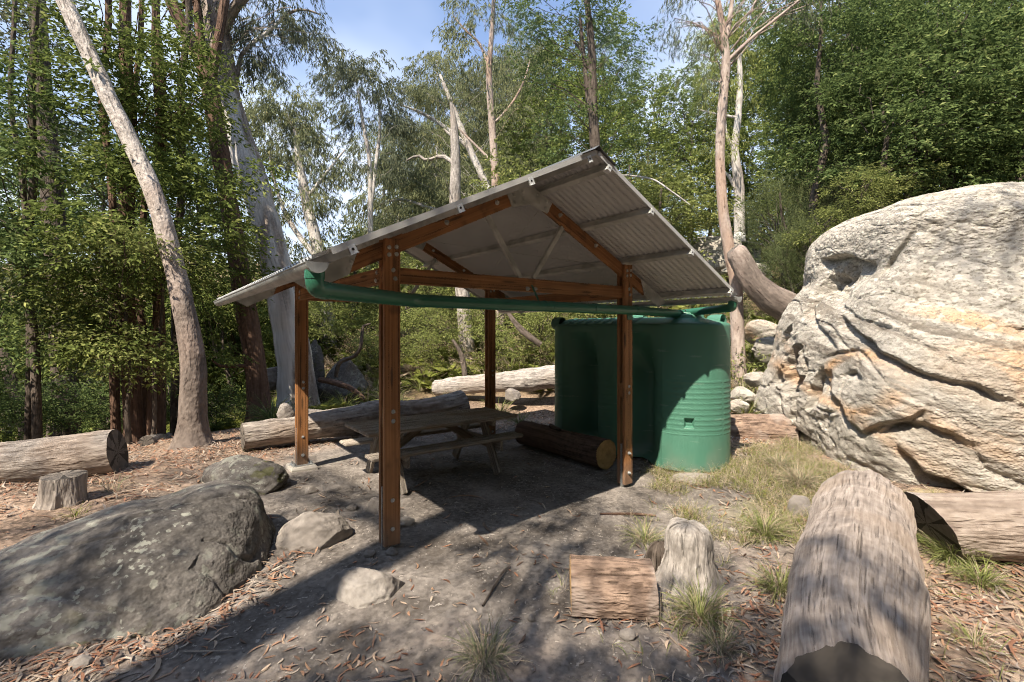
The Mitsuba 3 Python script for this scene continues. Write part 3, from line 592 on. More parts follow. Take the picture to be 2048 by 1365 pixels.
def stump(label, base, r0, r1, h, mat, seed, rough=.25, notch=None, topm='cut_wood', lean=(0, 0), sides=64, spread=.35):
    K = thing('tree_stump', label, 'stump'); n = 46; ang = np.linspace(0, 2 * np.pi, sides, endpoint=False); zz = np.linspace(-.06, 1, n)
    a2 = np.stack([np.cos(ang), np.sin(ang), 0 * ang], 1)
    rr = []
    for t in zz:
        r = r1 + (r0 - r1) * np.exp(-max(t, 0) * 4.5) if t > 0 else r0
        lob = 1 + spread * np.exp(-max(t, 0) * 5) * (meshkit.fbm(a2 * 1.6 + seed, 2, seed) - .5) * 1.8 + rough * (meshkit.fbm(np.stack([a2[:, 0] * 2.6, a2[:, 1] * 2.6, 0 * ang + t * .7], -1) + seed, 4, seed + 3) - .5) + .5 * rough * (meshkit.fbm(np.stack([a2[:, 0] * 12, a2[:, 1] * 12, 0 * ang + t * 1.4], -1) + seed, 2, seed + 4) - .5)
        rr.append(r * lob)
    rr = np.array(rr); hz = np.ones(sides)
    if notch: hz = 1 - notch[1] * np.exp(-(np.angle(np.exp(1j * (ang - notch[0]))) / notch[2]) ** 2)
    hz = hz * (1 + .05 * (meshkit.fbm(a2 * 5 + seed, 2, 1) - .5))
    v = np.stack([rr * np.cos(ang) + zz[:, None] * lean[0], rr * np.sin(ang) + zz[:, None] * lean[1], zz[:, None] * h * hz[None]], -1)
    uv = np.stack([np.repeat(zz[:, None] * h, sides, 1), np.repeat((ang * r1)[None], n, 0)], -1).reshape(-1, 2)
    vv = v.reshape(-1, 3) + base; i, j = np.meshgrid(np.arange(n - 1), np.arange(sides), indexing='ij'); a, b = (i * sides + j).ravel(), (i * sides + (j + 1) % sides).ravel()
    f = np.vstack([np.stack([a, b, b + sides], 1), np.stack([a, b + sides, a + sides], 1)])
    put('trunk', (vv, f), mat, True, K, uv=uv)
    top = vv[-sides:]; c = top.mean(0); c[2] = top[:, 2].min() - .02 if notch else top[:, 2].mean(); ks = 7; o, u = [], []
    for q in range(ks + 1):
        t = q / ks; w = c + (top - c) * t; dip = (1 - t ** 3) * (.6 if notch else 0)
        w[:, 2] = top[:, 2] * t ** 2 + (c[2]) * (1 - t ** 2) - (dip * h * .35 if notch else 0) + .008 * meshkit.fbm(w * 18, 2, seed); o.append(w); u.append(np.stack([np.full(sides, t * r1), ang], 1))
    o[-1] = top; o, u = np.vstack(o), np.vstack(u); i, j = np.meshgrid(np.arange(ks), np.arange(sides), indexing='ij'); a, b = (i * sides + j).ravel(), (i * sides + (j + 1) % sides).ravel()
    put('cut_top', (o, np.vstack([np.stack([a, a + sides, b + sides], 1), np.stack([a, b + sides, b], 1)])), topm, True, K, uv=u)
stump('low tree stump with a flat sawn top in front of the leftmost log', gp(118, 1008) + [0, .05, 0], .225, .185, .28, 'log_pale', 3)
def worn_stump(label, base, prof, mat, seed, parent=None, name='trunk', sides=110, rough=.3):
    K = parent or thing('tree_stump', label, 'stump'); from scipy.interpolate import PchipInterpolator as PI
    pf = np.array(prof); t = np.linspace(0, 1, len(pf)); tt = np.linspace(0, 1, 90); r, z = PI(t, pf[:, 0])(tt), PI(t, pf[:, 1])(tt); an = np.linspace(0, 2 * np.pi, sides + 1); a2 = np.stack([np.cos(an), np.sin(an)], -1)[None].repeat(90, 0)
    q = np.concatenate([a2 * 1.0, (z[:, None] * 2.0).repeat(sides + 1, 1)[..., None]], -1); low = np.clip(1 - z / .25, 0, 1)[:, None]
    m = 1 + rough * (meshkit.fbm(q * [1.5, 1.5, .8] + seed, 3, seed) - .5) * 1.6 + low * .55 * (meshkit.fbm(q * [2.2, 2.2, 0] + seed, 2, seed + 1) - .45)
    cr = meshkit.fbm(np.concatenate([a2 * 9, q[..., 2:] * 1.5], -1) + seed, 3, seed + 2); m = m - .10 * np.clip((cr - .55) / .1, 0, 1) + .05 * (cr - .5)
    zz = z[:, None] + .07 * (meshkit.fbm(q * 1.3 + 9, 2, seed) - .5) * np.clip(z / .3, 0, 1)[:, None]
    v = np.stack([r[:, None] * m * a2[..., 0], r[:, None] * m * a2[..., 1], zz], -1).reshape(-1, 3) + base; uv = np.stack([np.repeat(z[:, None] - r[:, None], sides + 1, 1), np.repeat((an * .2)[None], 90, 0)], -1).reshape(-1, 2)
    i, j = np.meshgrid(np.arange(89), np.arange(sides), indexing='ij'); k = (i * (sides + 1) + j).ravel(); M = sides + 1
    put(name, (v, np.vstack([np.stack([k, k + 1, k + M + 1], 1), np.stack([k, k + M + 1, k + M], 1)])), mat, True, K, uv=uv); return K
K = worn_stump('bleached worn tree stump with flared roots behind the short half log', gp(1388, 1178) + [0, .12, -.02], [[.30, -.08], [.275, .0], [.215, .10], [.175, .22], [.17, .33], [.145, .41], [.085, .445], [0, .45]], 'log_pale', 17)
worn_stump('', gp(1322, 1150) + [0, .05, -.02], [[.15, -.06], [.13, .02], [.10, .12], [.075, .20], [.03, .245], [0, .25]], 'bark_dark', 23, K, 'charred_root', 70, .5)
stump('white barked tree stump on the slope behind the green tank', gp(1478, 742), .26, .20, .75, 'bark_white', 12, topm='cut_wood', spread=.2)
# ------------------------------------------------------------------ rocks
def rock(name, label, c, size, rot, mat, seed, sub=5, amp=.22, flat=None, squash=1.0, cat_='rock', group=None, ridge=0):
    m = trimesh.creation.icosphere(sub); p = np.array(m.vertices)
    n = meshkit.fbm(p * 1.3 + seed * 3.1, 4, seed) - .5; n2 = meshkit.fbm(p * 4.5 + seed, 3, seed + 1) - .5
    q = p * (1 + amp * 2.2 * n + amp * .45 * n2)[:, None]
    rg = np.random.default_rng(seed)
    for _ in range(7):                                      # planed faces
        d = rg.normal(size=3); d /= np.linalg.norm(d); k = rg.uniform(.62, .85); s = q @ d; q = q - d * np.maximum(s - k, 0)[:, None] * .8
    q = q + p * (.03 * (meshkit.fbm(q * 9 + seed, 3, seed + 2) - .5))[:, None]
    if ridge: q = q * [1, 1, 1]; q[:, :2] *= (1 - ridge * np.clip(q[:, 2:3], 0, 1))
    q = q * size; a = rot; q = q @ rotz(a).T
    key = put(name, (q + c, np.array(m.faces)), mat, 60 if sub < 4 else True)
    return tag(key, label, cat_, group)
rock('rock', 'low grey rock with pale lichen between the dark boulder and the far left post', gp(460, 985) + [0, .30, -.02], [.62, .36, .32], -.25, 'lichen_rock', 5)
rock('rock', 'smooth brown grey rock left of the near shelter post', gp(620, 1100) + [-.04, .2, -.03], [.33, .25, .26], .3, 'stone', 12, amp=.16)
rock('rock', 'pale pointed rock half buried in the dirt in front of the near post', gp(715, 1205) + [0, .18, -.09], [.33, .26, .25], .2, 'stone', 15, amp=.25)
rock('rock', 'dark pointed boulder behind the long log with a bent branch leaning on it', at(692, 775, 12.9), [.62, .5, .85], .3, 'lichen_rock', 22, ridge=.4)
rock('rock', 'tall dark standing rock between the big gum and the fern bank', at(630, 750, 13.0), [.34, .3, 1.0], .6, 'lichen_rock', 27, ridge=.4)
rock('rock', 'pale slanted rock slab at the foot of the reddish trunk', at(545, 755, 12.2), [.5, .3, .35], .7, 'stone', 28)
rock('rock', 'flat brown slab in the dirt just behind the long log', at(612, 828, 9.6), [.34, .25, .12], .2, 'stone', 29, sub=4)
rock('rock', 'small dark rock leaning on the long log by the far left post', at(572, 828, 8.6), [.14, .12, .2], .5, 'stone', 30, sub=4)
rock('rock', 'flat grey stone at the foot of the green tank', gp(1385, 962) + [0, .05, -.01], [.34, .16, .09], -.2, 'stone', 33, sub=4)
rock('rock', 'pale stone tucked under the far end of the thick bark covered log', gp(1615, 1032) + [0, .1, 0], [.16, .13, .17], .4, 'stone', 34, sub=4)
for k, (px, py, D, s, lb) in enumerate([(1545, 700, 10.2, (.42, .3, .3), 'largest pale sandstone block on the slope behind the boulder'), (1500, 855, 8.1, (.22, .18, .16), 'pale stone beside the reddish log at the boulder foot'), (1485, 790, 9.0, (.30, .22, .16), 'orange stained slab beside the tank ribs'),
        (1515, 760, 9.4, (.26, .2, .15), 'flat pale stone below the white stump'), (1530, 665, 10.9, (.5, .35, .3), 'brown sandstone ledge under the curved trunk'), (1475, 815, 8.6, (.24, .2, .14), 'white stone in the strappy grass behind the tank'),
        (1490, 890, 7.7, (.15, .12, .1), 'small grey stone at the corner of the tank'), (1025, 790, 11.2, (.3, .2, .16), 'pale stone in the grass at the foot of the bleached log'), (1420, 515, 19.0, (1.4, .9, .9), 'big pale rock beside the green hut'), (1500, 545, 17.5, (1.0, .6, .35), 'long pale rock in front of the green hut')]):
    rock('rock', lb, at(px, py, D), s, k * .7, 'sandstone' if k not in (6, 7) else 'stone', 40 + k, sub=4)
for k, (px, py, s, lb) in enumerate([(705, 1020, .055, 'small pale stone left of the near post'), (622, 985, .062, 'dark round stone beside the far left post footing'), (740, 1112, .05, 'grey stone chip at the left of the near post foot'), (783, 1108, .045, 'small stone right at the foot of the near post'),
        (812, 1050, .075, 'dark angular stone behind the near post'), (757, 1020, .13, 'rounded half buried stone just left of the near post'), (1257, 1275, .045, 'white quartz stone below the half log'), (1063, 1240, .03, 'small pink stone in the foreground dirt'), (1465, 1070, .06, 'pale stone right of the hollow stump'), (160, 1330, .05, 'small grey stone below the dark boulder')]):
    rock('stone', lb, gp(px, py) + [0, 0, s * .25], [s * 1.2, s, s * .8], k, 'stone', 60 + k, sub=3, cat_='stone')
def loft(name, label, outline, centre, prof, mat, disp, na, zs, shift=None, dense=None):
    """A boulder from its plan outline and a profile of height -> scale about the centre, displaced along the outward normal."""
    from scipy.interpolate import PchipInterpolator as PI
    P = np.asarray(outline, float) - centre; ang = np.unwrap(np.arctan2(P[:, 1], P[:, 0])); rad = np.hypot(P[:, 0], P[:, 1])
    from scipy.interpolate import CubicSpline
    sg = 1 if ang[-1] > ang[0] else -1; ang = ang * sg
    cs = PI(np.r_[ang[-2:] - 2 * np.pi, ang, ang[:2] + 2 * np.pi], np.r_[rad[-2:], rad, rad[:2]])
    th = dense(ang[0]) if dense else np.linspace(ang[0], ang[0] + 2 * np.pi, na, endpoint=False)
    r = cs(th); d = np.stack([np.cos(th * sg), np.sin(th * sg)], 1)
    pz = np.asarray(prof, float); t = np.linspace(0, 1, len(pz)); tt = zs
    zz, ss = PI(t, pz[:, 0])(tt), PI(t, pz[:, 1])(tt)
    XY = centre + d[None] * (r[None] * ss[:, None])[..., None]; Z = np.repeat(zz[:, None], len(th), 1)
    if shift is not None: XY = XY + shift(zz)[:, None, :]
    V = np.concatenate([XY, Z[..., None]], -1)
    V = disp(V, d, tt); n = len(th); i, j = np.meshgrid(np.arange(len(tt) - 1), np.arange(n), indexing='ij'); a, b = (i * n + j).ravel(), (i * n + (j + 1) % n).ravel()
    f = np.vstack([np.stack([a, b, b + n], 1), np.stack([a, b + n, a + n], 1)]); f = f if sg > 0 else f[:, ::-1]
    return tag(put(name, (V.reshape(-1, 3), f), mat, True), label, 'boulder')
def norm_of(V):
    a = np.gradient(V, axis=0); b = np.roll(V, -1, 1) - np.roll(V, 1, 1); n = np.cross(b, a); return n / (np.linalg.norm(n, axis=-1, keepdims=True) + 1e-9)
# dark lichened boulder, lower left
def disp_dark(V, d, tt):
    n = norm_of(V); n = n * np.sign((n[..., :2] * d[None]).sum(-1).mean() + n[..., 2].mean())
    b = meshkit.fbm(V * 1.25 + 3, 3, 51) - .5; c = meshkit.fbm(V * 4.2, 4, 52) - .5
    rid = np.abs(meshkit.fbm(V * [1.0, 1.9, 1.5] + 7, 3, 54) - .5)
    cr = np.exp(-(rid / .02) ** 2) * (meshkit.fbm(V * .8, 2, 8) > .45)
    return V + n * (.20 * b + .05 * c - .02 * cr)[..., None]
loft('boulder', 'wide dark grey boulder with pale lichen spots in the lower left corner',
    [[-2.75, 2.72], [-2.28, 2.84], [-2.0, 3.08], [-1.9, 3.5], [-1.98, 3.95], [-2.15, 4.35], [-2.6, 4.72], [-3.3, 4.6], [-3.8, 4.05], [-4.05, 3.5], [-4.05, 3.0], [-3.5, 2.68]], np.array([-2.95, 3.4]),
    [[-.25, 1.04], [0.01, 1.0], [.12, .89], [.24, .745], [.34, .585], [.415, .42], [.46, .25], [.48, .1], [.485, 0]], 'lichen_rock', disp_dark, 560, np.linspace(0, 1, 210) ** .9, shift=lambda z: np.clip(z / .485, 0, 1)[:, None] ** 1.4 * np.array([[.32, .58]]))
# the sandstone boulder, right
FACE = [([(4.45, 2.04), (4.85, 1.84), (5.2, 1.69), (5.57, 1.5), (5.9, 1.33), (6.25, 1.25), (6.5, 1.1)], .20, .14, 'under'), ([(4.12, 1.25), (4.42, 1.0), (4.8, .84), (4.95, .68), (5.21, .60), (5.43, .72), (5.68, .80), (5.9, .97)], .17, .10, 'under'),
    ([(5.40, .62), (5.63, .77), (5.85, .80), (6.06, .72), (6.25, .60)], .17, .12, 'under'), ([(5.62, .50), (5.75, .37), (5.84, .25), (6.05, .19), (6.35, .02)], .30, .22, 'under'), ([(6.05, 1.52), (6.17, 1.32), (6.34, 1.2), (6.7, 1.05), (7.3, .95)], .10, .05, 'under'),
    ([(6.15, .92), (6.22, .66), (6.34, .42), (6.5, .35), (6.9, .2)], .09, .05, 'under'), ([(3.1, 3.0), (3.65, 3.02), (3.98, 2.98), (4.43, 2.84), (4.75, 2.8)], .36, .15, 'under'), ([(4.9, 2.45), (5.11, 2.66), (5.3, 2.85), (5.6, 3.12)], .10, .06, 'crack'),
    ([(4.12, 2.33), (4.7, 2.06), (5.5, 1.84), (5.79, 1.72), (6.2, 1.45)], .07, .05, 'under'), ([(3.2, .8), (3.46, .33), (3.9, .2)], .34, .14, 'under'), ([(3.4, 2.3), (4.07, 1.86), (4.5, 1.6)], .16, .07, 'under'), ([(4.2, 1.42), (4.5, 1.52), (4.95, 1.54), (5.25, 1.45), (5.55, 1.2)], .05, .03, 'crack'), ([(4.7, 1.22), (4.95, 1.26), (5.2, 1.2)], .09, .035, 'crack'), ([(6.5, 1.9), (7.2, 1.75), (8.2, 1.4)], .10, .06, 'under'), ([(5.2, 2.35), (6.2, 2.12), (7.4, 1.95)], .06, .04, 'under')]
def disp_sand(V, d, tt):
    n = np.concatenate([np.repeat(d[None] * 1.0, len(V), 0), np.full(V.shape[:2] + (1,), .0)], -1)
    top = np.clip((tt - .72) / .2, 0, 1)[:, None]
    n = n * (1 - top[..., None]) + np.array([0, 0, 1.0]) * top[..., None]; n /= np.linalg.norm(n, axis=-1, keepdims=True)
    wp = meshkit.fbm(V * .75, 3, 71) - .5; wp2 = meshkit.fbm(V * 2.2, 3, 72) - .5
    w = np.abs(V[..., 0] - 4.2) * .8 - V[..., 1] * .75
    s = V[..., 2] + .38 * w + .38 * wp + .10 * wp2
    out = .16 * (meshkit.fbm(V * .7 + 5, 2, 73) - .5)
    cell = V * [1.05, 1.05, .8] + .25 * (meshkit.fbm(V * 1.4, 2, 85) - .5)[..., None]; best = np.full(V.shape[:2], 9.0); pl = np.zeros(V.shape[:2]); rg_ = np.random.default_rng(12); ctr_ = np.stack([rg_.uniform(3.6, 9.5, 60), rg_.uniform(4.2, 10, 60), rg_.uniform(0, 3.6, 60)], 1); til = rg_.normal(0, .11, (60, 3))
    wsum = np.zeros(V.shape[:2]) + 1e-9
    for c_, t_ in zip(ctr_, til):
        w_ = np.exp(-7.0 * ((cell - c_ * [1.05, 1.05, .8]) ** 2).sum(-1)); wsum = wsum + w_; pl = pl + w_ * (((V - c_) * t_).sum(-1) + t_[0] * .3)
    pl = pl / wsum; out = out + pl * np.clip(1.25 - .25 * V[..., 2], .4, 1)
    for h, amp, sd in ((.66, .02, 1), (.23, .012, 2), (.085, .008, 3)):
        k = np.floor(s / h + .37 * sd); fr = s / h + .37 * sd - k
        r1 = meshkit.noise(np.stack([k * 7.3, V[..., 0] * .5, V[..., 1] * .5], -1), sd); r0 = meshkit.noise(np.stack([(k - 1) * 7.3, V[..., 0] * .5, V[..., 1] * .5], -1), sd)
        t = np.clip(fr / (.16 if sd < 3 else .35), 0, 1); t = t * t * (3 - 2 * t)
        amt = np.clip(1.25 - (V[..., 2] - 2.1) * .9, .18, 1) if sd < 3 else np.clip(1.6 - V[..., 2] * .4, .3, 1)
        out = out + amp * amt * ((r0 * (1 - t) + r1 * t) - .5) * 1.7 - (amp * .5 * amt * np.exp(-((fr - .05) / .06) ** 2) * np.clip((meshkit.fbm(V * 1.3 + sd, 2, sd) - .48) / .1, 0, 1) if sd == 1 else 0)
    # wandering cracks
    for sd, fq, wd, dp in ((81, .42, .010, .03), (82, .9, .012, .014)):
        q = np.abs(meshkit.fbm(np.stack([V[..., 0] * fq, V[..., 1] * fq, (V[..., 2] + .3 * w) * fq * 1.9], -1), 3, sd) - .5); out = out - dp * np.exp(-(q / wd) ** 2) * (1 - top)
    pass
    rdg = np.abs(meshkit.fbm(V * [2.2, 2.2, 4.0] + 3, 4, 83) - .5); out = out + .05 * np.minimum(rdg, .12) / .12 * .25 + .035 * (meshkit.fbm(V * 5.5, 4, 75) - .5) + .03 * (meshkit.fbm(V * 18, 3, 76) - .5)
    wj = np.r_[0, np.cumsum(np.linalg.norm(np.diff(V[np.argmin(np.abs(V[:, 0, 2] - .6))][:, :2], axis=0), axis=1))][None] + .10 * wp; zz = V[..., 2] + .09 * (meshkit.fbm(V * 2.7 + 4, 3, 79) - .5)
    for pts, dp, wd, kind in FACE:
        q = np.array(pts); zl = np.interp(wj, q[:, 0], q[:, 1]); dz = zl - zz; e = np.clip((wj - q[0, 0] + .05) / .22, 0, 1) * np.clip((q[-1, 0] + .05 - wj) / .22, 0, 1); e = e * (.6 + .8 * meshkit.fbm(V * 1.9 + dp * 9, 2, 3))
        if kind == 'under': out = out - dp * e * np.clip(dz / .06 + .3, 0, 1) * np.exp(-np.maximum(dz, 0) / wd)
        else: out = out - dp * e * np.exp(-(dz / wd) ** 2)
    # honeycombed nose on the left end: elongated hollows
    nose = np.exp(-((wj - 3.45) / .75) ** 2) * np.clip((V[..., 2] - .1) / .4, 0, 1) * np.clip((3.0 - V[..., 2]) / .4, 0, 1)
    pit = meshkit.fbm(np.stack([V[..., 0] * 1.7, V[..., 1] * 2.6, V[..., 2] * 1.5 + V[..., 1] * .8], -1) + 2, 4, 77); out = out - nose * .42 * np.clip((pit - .50) / .16, 0, 1) - nose * .10 * np.abs(meshkit.fbm(V * 4.2, 3, 78) - .5)
    # overhanging block near the top left, and the hollow under the face
    e = np.exp(-((V[..., 0] - 5.1) / .7) ** 2 - ((V[..., 2] - 2.66) / .15) ** 2) * np.clip((V[..., 1] - 5.5) / .8, 0, 1); out = out - .10 * e
    return V + n * out[..., None]
def dense_sand(a0):
    k = np.r_[np.linspace(0, .52, 760, endpoint=False), np.linspace(.52, 1, 160, endpoint=False)]; return a0 + k * 2 * np.pi
loft('boulder', 'huge layered sandstone boulder with orange streaks filling the right side', 
    [[5.9, 10.6], [4.9, 9.4], [4.48, 8.6], [4.32, 7.9], [4.34, 7.2], [4.30, 6.5], [4.28, 5.9], [4.44, 5.45], [4.85, 5.05], [5.6, 4.80], [6.6, 4.75], [8.0, 5.0], [10.0, 5.8], [11.2, 7.6], [10.6, 10], [8.4, 11.4]], np.array([7.4, 8.0]),
    [[-.5, .985], [0, .985], [.6, 1.0], [1.2, .975], [1.9, .90], [2.5, .80], [2.95, .755], [3.25, .745], [3.5, .69], [3.72, .57], [3.88, .39], [3.97, .19], [4.0, 0]], 'sandstone', disp_sand, 900, np.linspace(0, 1, 400), dense=dense_sand)
# ------------------------------------------------------------------ the small hut on the hill
def hut():
    K = thing('toilet_hut', 'pale green metal hut with a roof vent far up the slope behind the tank', 'hut')
    c = at(1478, 560, 19.5); cx, cy, zb = c[0], c[1], c[2] - .6; zt = at(0, 497, 19.5)[2]
    a = .5; R = rotz(a)
    def bx(name, lo, hi, mat, par=K):
        p = np.array([[x, y, z] for x in (lo[0], hi[0]) for y in (lo[1], hi[1]) for z in (lo[2], hi[2])], float); v, f = hullmesh(p); v[:, :2] = v[:, :2] @ R[:2, :2].T + [cx, cy]
        return put(name, (v, f), mat, False, par)
    wl = bx('wall', (-.75, -.6, zb - 1), (.45, .6, zt - .02), 'hut_paint')
    for x in (-.75, .10, .45): bx('frame_post', (x - .025, -.625, zb - 1), (x + .025, -.602, zt), 'white_metal')
    for k in range(9): bx('louvre', (.14, -.635, zt - .22 - k * .1), (.42, -.604, zt - .17 - k * .1), 'white_metal')
    for k in range(12): bx('slat', (.5, -.55, zt - .55 - k * .085), (1.35, -.50, zt - .51 - k * .085), 'hut_paint')
    p = np.array([[-1.1, -.95, zt + .03], [1.2, -.95, zt - .02], [1.2, .9, zt + .02], [-1.1, .9, zt + .07]]); p = np.vstack([p, p + [0, 0, .05]]); v, f = hullmesh(p); v[:, :2] = v[:, :2] @ R[:2, :2].T + [cx, cy]
    put('roof', (v, f), 'ridge_steel', False, K)
    vent = lathe([[.07, 0], [.07, .22], [.10, .24], [.2, .30], [.235, .42], [.2, .54], [.08, .6], [0, .61]], 20); put('roof_vent', xf(vent, None, (cx + .03, cy, zt + .05)), 'white_metal', 30, K)
hut()
# ------------------------------------------------------------------ leaves and trees
def leaf_mesh(p, d, n, L, W, col, fold=.18, droop=.12):
    d = d / (np.linalg.norm(d, axis=1, keepdims=True) + 1e-9); n = n - d * (n * d).sum(1, keepdims=True); n /= np.linalg.norm(n, axis=1, keepdims=True) + 1e-9
    s = np.cross(n, d); L, W = L[:, None], W[:, None]; m = p + d * L * .42
    v = np.stack([p, m + s * W / 2 + n * W * fold, p + d * L - n * L * droop, m - s * W / 2 + n * W * fold], 1).reshape(-1, 3)
    k = np.arange(len(p))[:, None] * 4; f = np.concatenate([k + [0, 2, 1], k + [0, 3, 2]], 1).reshape(-1, 3)
    return v, f, np.repeat(col, 4, 0)
TONES = {'broad': ((.066, .098, .026), (.19, .245, .062), (.36, .40, .125)), 'dark': ((.045, .075, .026), (.125, .175, .055), (.25, .295, .105)),
         'mid': ((.105, .14, .042), (.26, .30, .090), (.40, .42, .155)), 'gum': ((.125, .148, .082), (.28, .30, .165), (.40, .37, .18)),
         'gumdark': ((.085, .105, .075), (.195, .215, .14), (.32, .30, .17)), 'yellow': ((.125, .155, .036), (.30, .32, .085), (.42, .42, .17)), 'fine': ((.12, .155, .072), (.25, .29, .14), (.35, .36, .18)),
         'dry': ((.20, .155, .115), (.42, .335, .25), (.56, .49, .38))}
TONES['dark'] = tuple(tuple(1.25 * c for c in t) for t in TONES['dark'])
for _k in ('broad', 'dark', 'mid'): TONES[_k] = tuple((min(.5, 1.26 * t[0]), min(.5, 1.2 * t[1]), 1.4 * t[2]) for t in TONES[_k])
def foliage(cents, rc, kind, tone, per, ns, L, W, rg, axis=None, flat=.55, spray=.45):
    """Leaves for clumps at the points: per sprays in each clump, ns leaves on each spray."""
    K = len(cents); rc = np.broadcast_to(rc, (K,)); ctr = cents.mean(0) if axis is None else axis
    u = rg.normal(size=(K, per, 3)); u /= np.linalg.norm(u, axis=2, keepdims=True); u *= rg.uniform(.25, 1, (K, per, 1)) ** .5
    base = cents[:, None] + u * rc[:, None, None] * [1, 1, flat]
    out = (base - ctr) * [1, 1, .3]; out /= np.linalg.norm(out, axis=2, keepdims=True) + 1e-6
    sd = out * .55 + u * .6 + rg.normal(size=u.shape) * .35
    if kind == 'broad': sd[..., 2] = sd[..., 2] * .4 - .12
    elif kind == 'gum': sd[..., 2] = sd[..., 2] * .3 - .75
    else: sd[..., 2] = np.abs(sd[..., 2]) + .35
    sd /= np.linalg.norm(sd, axis=2, keepdims=True)
    t = np.linspace(.05, 1, ns)[None, None, :, None]; sl = spray * rg.uniform(.6, 1.2, (K, per, 1, 1))
    p = base[:, :, None] + sd[:, :, None] * t * sl; p[..., 2] -= (t * sl)[..., 0] ** 2 * (.25 if kind == 'broad' else .1)
    up = np.array([0, 0, 1.0]); side = np.cross(sd, up); side /= np.linalg.norm(side, axis=2, keepdims=True) + 1e-6
    alt = np.where(np.arange(ns) % 2, 1, -1)[None, None, :, None]; r = rg.normal(size=p.shape)
    if kind == 'broad': d = sd[:, :, None] * .75 + side[:, :, None] * alt * .8 + r * .35 + [0, 0, -.15]; n = up * .55 + r[..., ::-1] * .62
    elif kind == 'gum': d = sd[:, :, None] * .4 + side[:, :, None] * alt * .35 + r * .33 + [0, 0, -.75]; n = rg.normal(size=p.shape) * [1, 1, .35]
    else: d = sd[:, :, None] + side[:, :, None] * alt * .35 + r * .35; n = up * .4 + r[..., ::-1] * .8
    p = p + r * .02
    a, b, c = (np.array(x) for x in TONES[tone]); m = K * per * ns
    w = np.clip(.3 * rg.random((K, 1, 1)) + .25 * rg.random((K, per, 1)) + .6 * rg.random((K, per, ns)) - .05, 0, 1).reshape(-1, 1)
    tip = ((np.arange(ns) / ns > .6)[None, None] & (rg.random((K, per, 1)) < .35)).reshape(-1, 1) if ns > 1 else 0
    col = a + (b - a) * w; col = np.where(np.broadcast_to(tip, (m, 1)) & (rg.random((m, 1)) < .7), b + (c - b) * rg.random((m, 1)), col)
    col = col * rg.uniform(.85, 1.15, (m, 1))
    return leaf_mesh(p.reshape(-1, 3), d.reshape(-1, 3), n.reshape(-1, 3), L * rg.uniform(.7, 1.25, m), W * rg.uniform(.75, 1.2, m), col)
def blob(c, rad, n, rg, surf=.45, cut=None):
    """n points through an ellipsoid, more of them near its surface."""
    u = rg.normal(size=(n * 2, 3)); u /= np.linalg.norm(u, axis=1, keepdims=True); q = u * rg.uniform(surf ** 3, 1, (n * 2, 1)) ** (1 / 3)
    g = meshkit.fbm(q * 1.6 + rg.uniform(0, 50, 3), 3, 4); q = q[np.argsort(-g)[:n]]
    return np.asarray(c) + q * rad
def limb(a, b, r0, r1, rg, wob=.12, n=7, sag=.15, sides=6):
    a, b = np.asarray(a, float), np.asarray(b, float); L = np.linalg.norm(b - a); t = np.linspace(0, 1, n)[:, None]
    w = rg.normal(size=(n, 3)) * wob * L * .25; w[0] = 0; w = w * np.sin(t * np.pi) ; mid = np.array([0, 0, 1.0]) * sag * L * np.sin(t * np.pi)
    return tube(a + (b - a) * t + w - mid * -1 * np.sign(sag) * np.abs(1), np.linspace(r0, r1, n), sides)
def on_path(path, t):
    p = np.asarray(path, float); s = np.r_[0, np.cumsum(np.linalg.norm(np.diff(p, axis=0), axis=1))]; return np.array([np.interp(t * s[-1], s, p[:, k]) for k in range(3)])
def tree(name, label, path, rad, bark_, cents=None, rc=.5, kind='broad', tone='broad', per=5, ns=9, L=.085, W=.036, seed=1, group=None, sides=14, rough=.12, res=.12, every=1, lr=.03, t0=.45, extra=(), flat=.55, spray=.45, sag=.12, flare=None, cat_='tree', proto=None):
    """A tree: trunk with its limbs (one mesh), crown of single leaves."""
    rg = np.random.default_rng(seed); K = thing(name, label, cat_, group)
    v, f, uv = tube(path, rad, sides, rough=rough, seed=seed, res=res, flare=flare); parts = [(v, f)]; uvs = [uv]
    for e in extra:
        v, f, uv = tube(e[0], e[1], e[2] if len(e) > 2 else 9, rough=rough, seed=seed + 3, res=res); parts.append((v, f)); uvs.append(uv)
    if cents is not None:
        top = np.asarray(path[-1])
        for c in cents[::every]:
            zs = np.array([on_path(path, t) for t in np.linspace(t0, 1, 12)]); dz = c[2] - zs[:, 2]; hd = np.hypot(*(c[:2] - zs[:, :2]).T)
            k = np.argmin(np.abs(dz - hd * .75)); a = zs[k]; ln = np.linalg.norm(c - a)
            v, f, uv = limb(a, c, lr * (.35 + .18 * ln), .008, rg, sides=5, sag=sag); parts.append((v, f)); uvs.append(uv)
    V, Fc = cat(parts); put('trunk', (V, Fc), bark_, True, K, uv=np.vstack(uvs))
    if cents is not None:
        v, f, c = foliage(np.asarray(cents), rc, kind, tone, per, ns, L, W, rg, flat=flat, spray=spray); put('crown', (v, f), 'leaf', False, K, color=c)
    return K
def base(px, py, D): p = at(px, py, D); p[2] = G(p[0], p[1]); return p
def root_flare(h=.5, k=.55, seed=0):
    def fn(s, a): return 1 + k * np.exp(-s / h * 2.2) * (.55 + .75 * (meshkit.fbm(np.stack([np.cos(a) * 1.7 + 0 * s, np.sin(a) * 1.7 + 0 * s, 0 * s + 0 * a + seed], -1), 2, seed)))
    return fn
def trunk_px(pts, D, w):
    """Trunk through pixels: pts (px, py, depth offset), widths in pixels of the photograph."""
    P = np.array([at(x, y, D + dd) for x, y, dd in pts]); R = np.array([ww / 2 / FPX * (D + dd) for ww, (x, y, dd) in zip(w, pts)])
    return P, R
rt = np.random.default_rng(77)
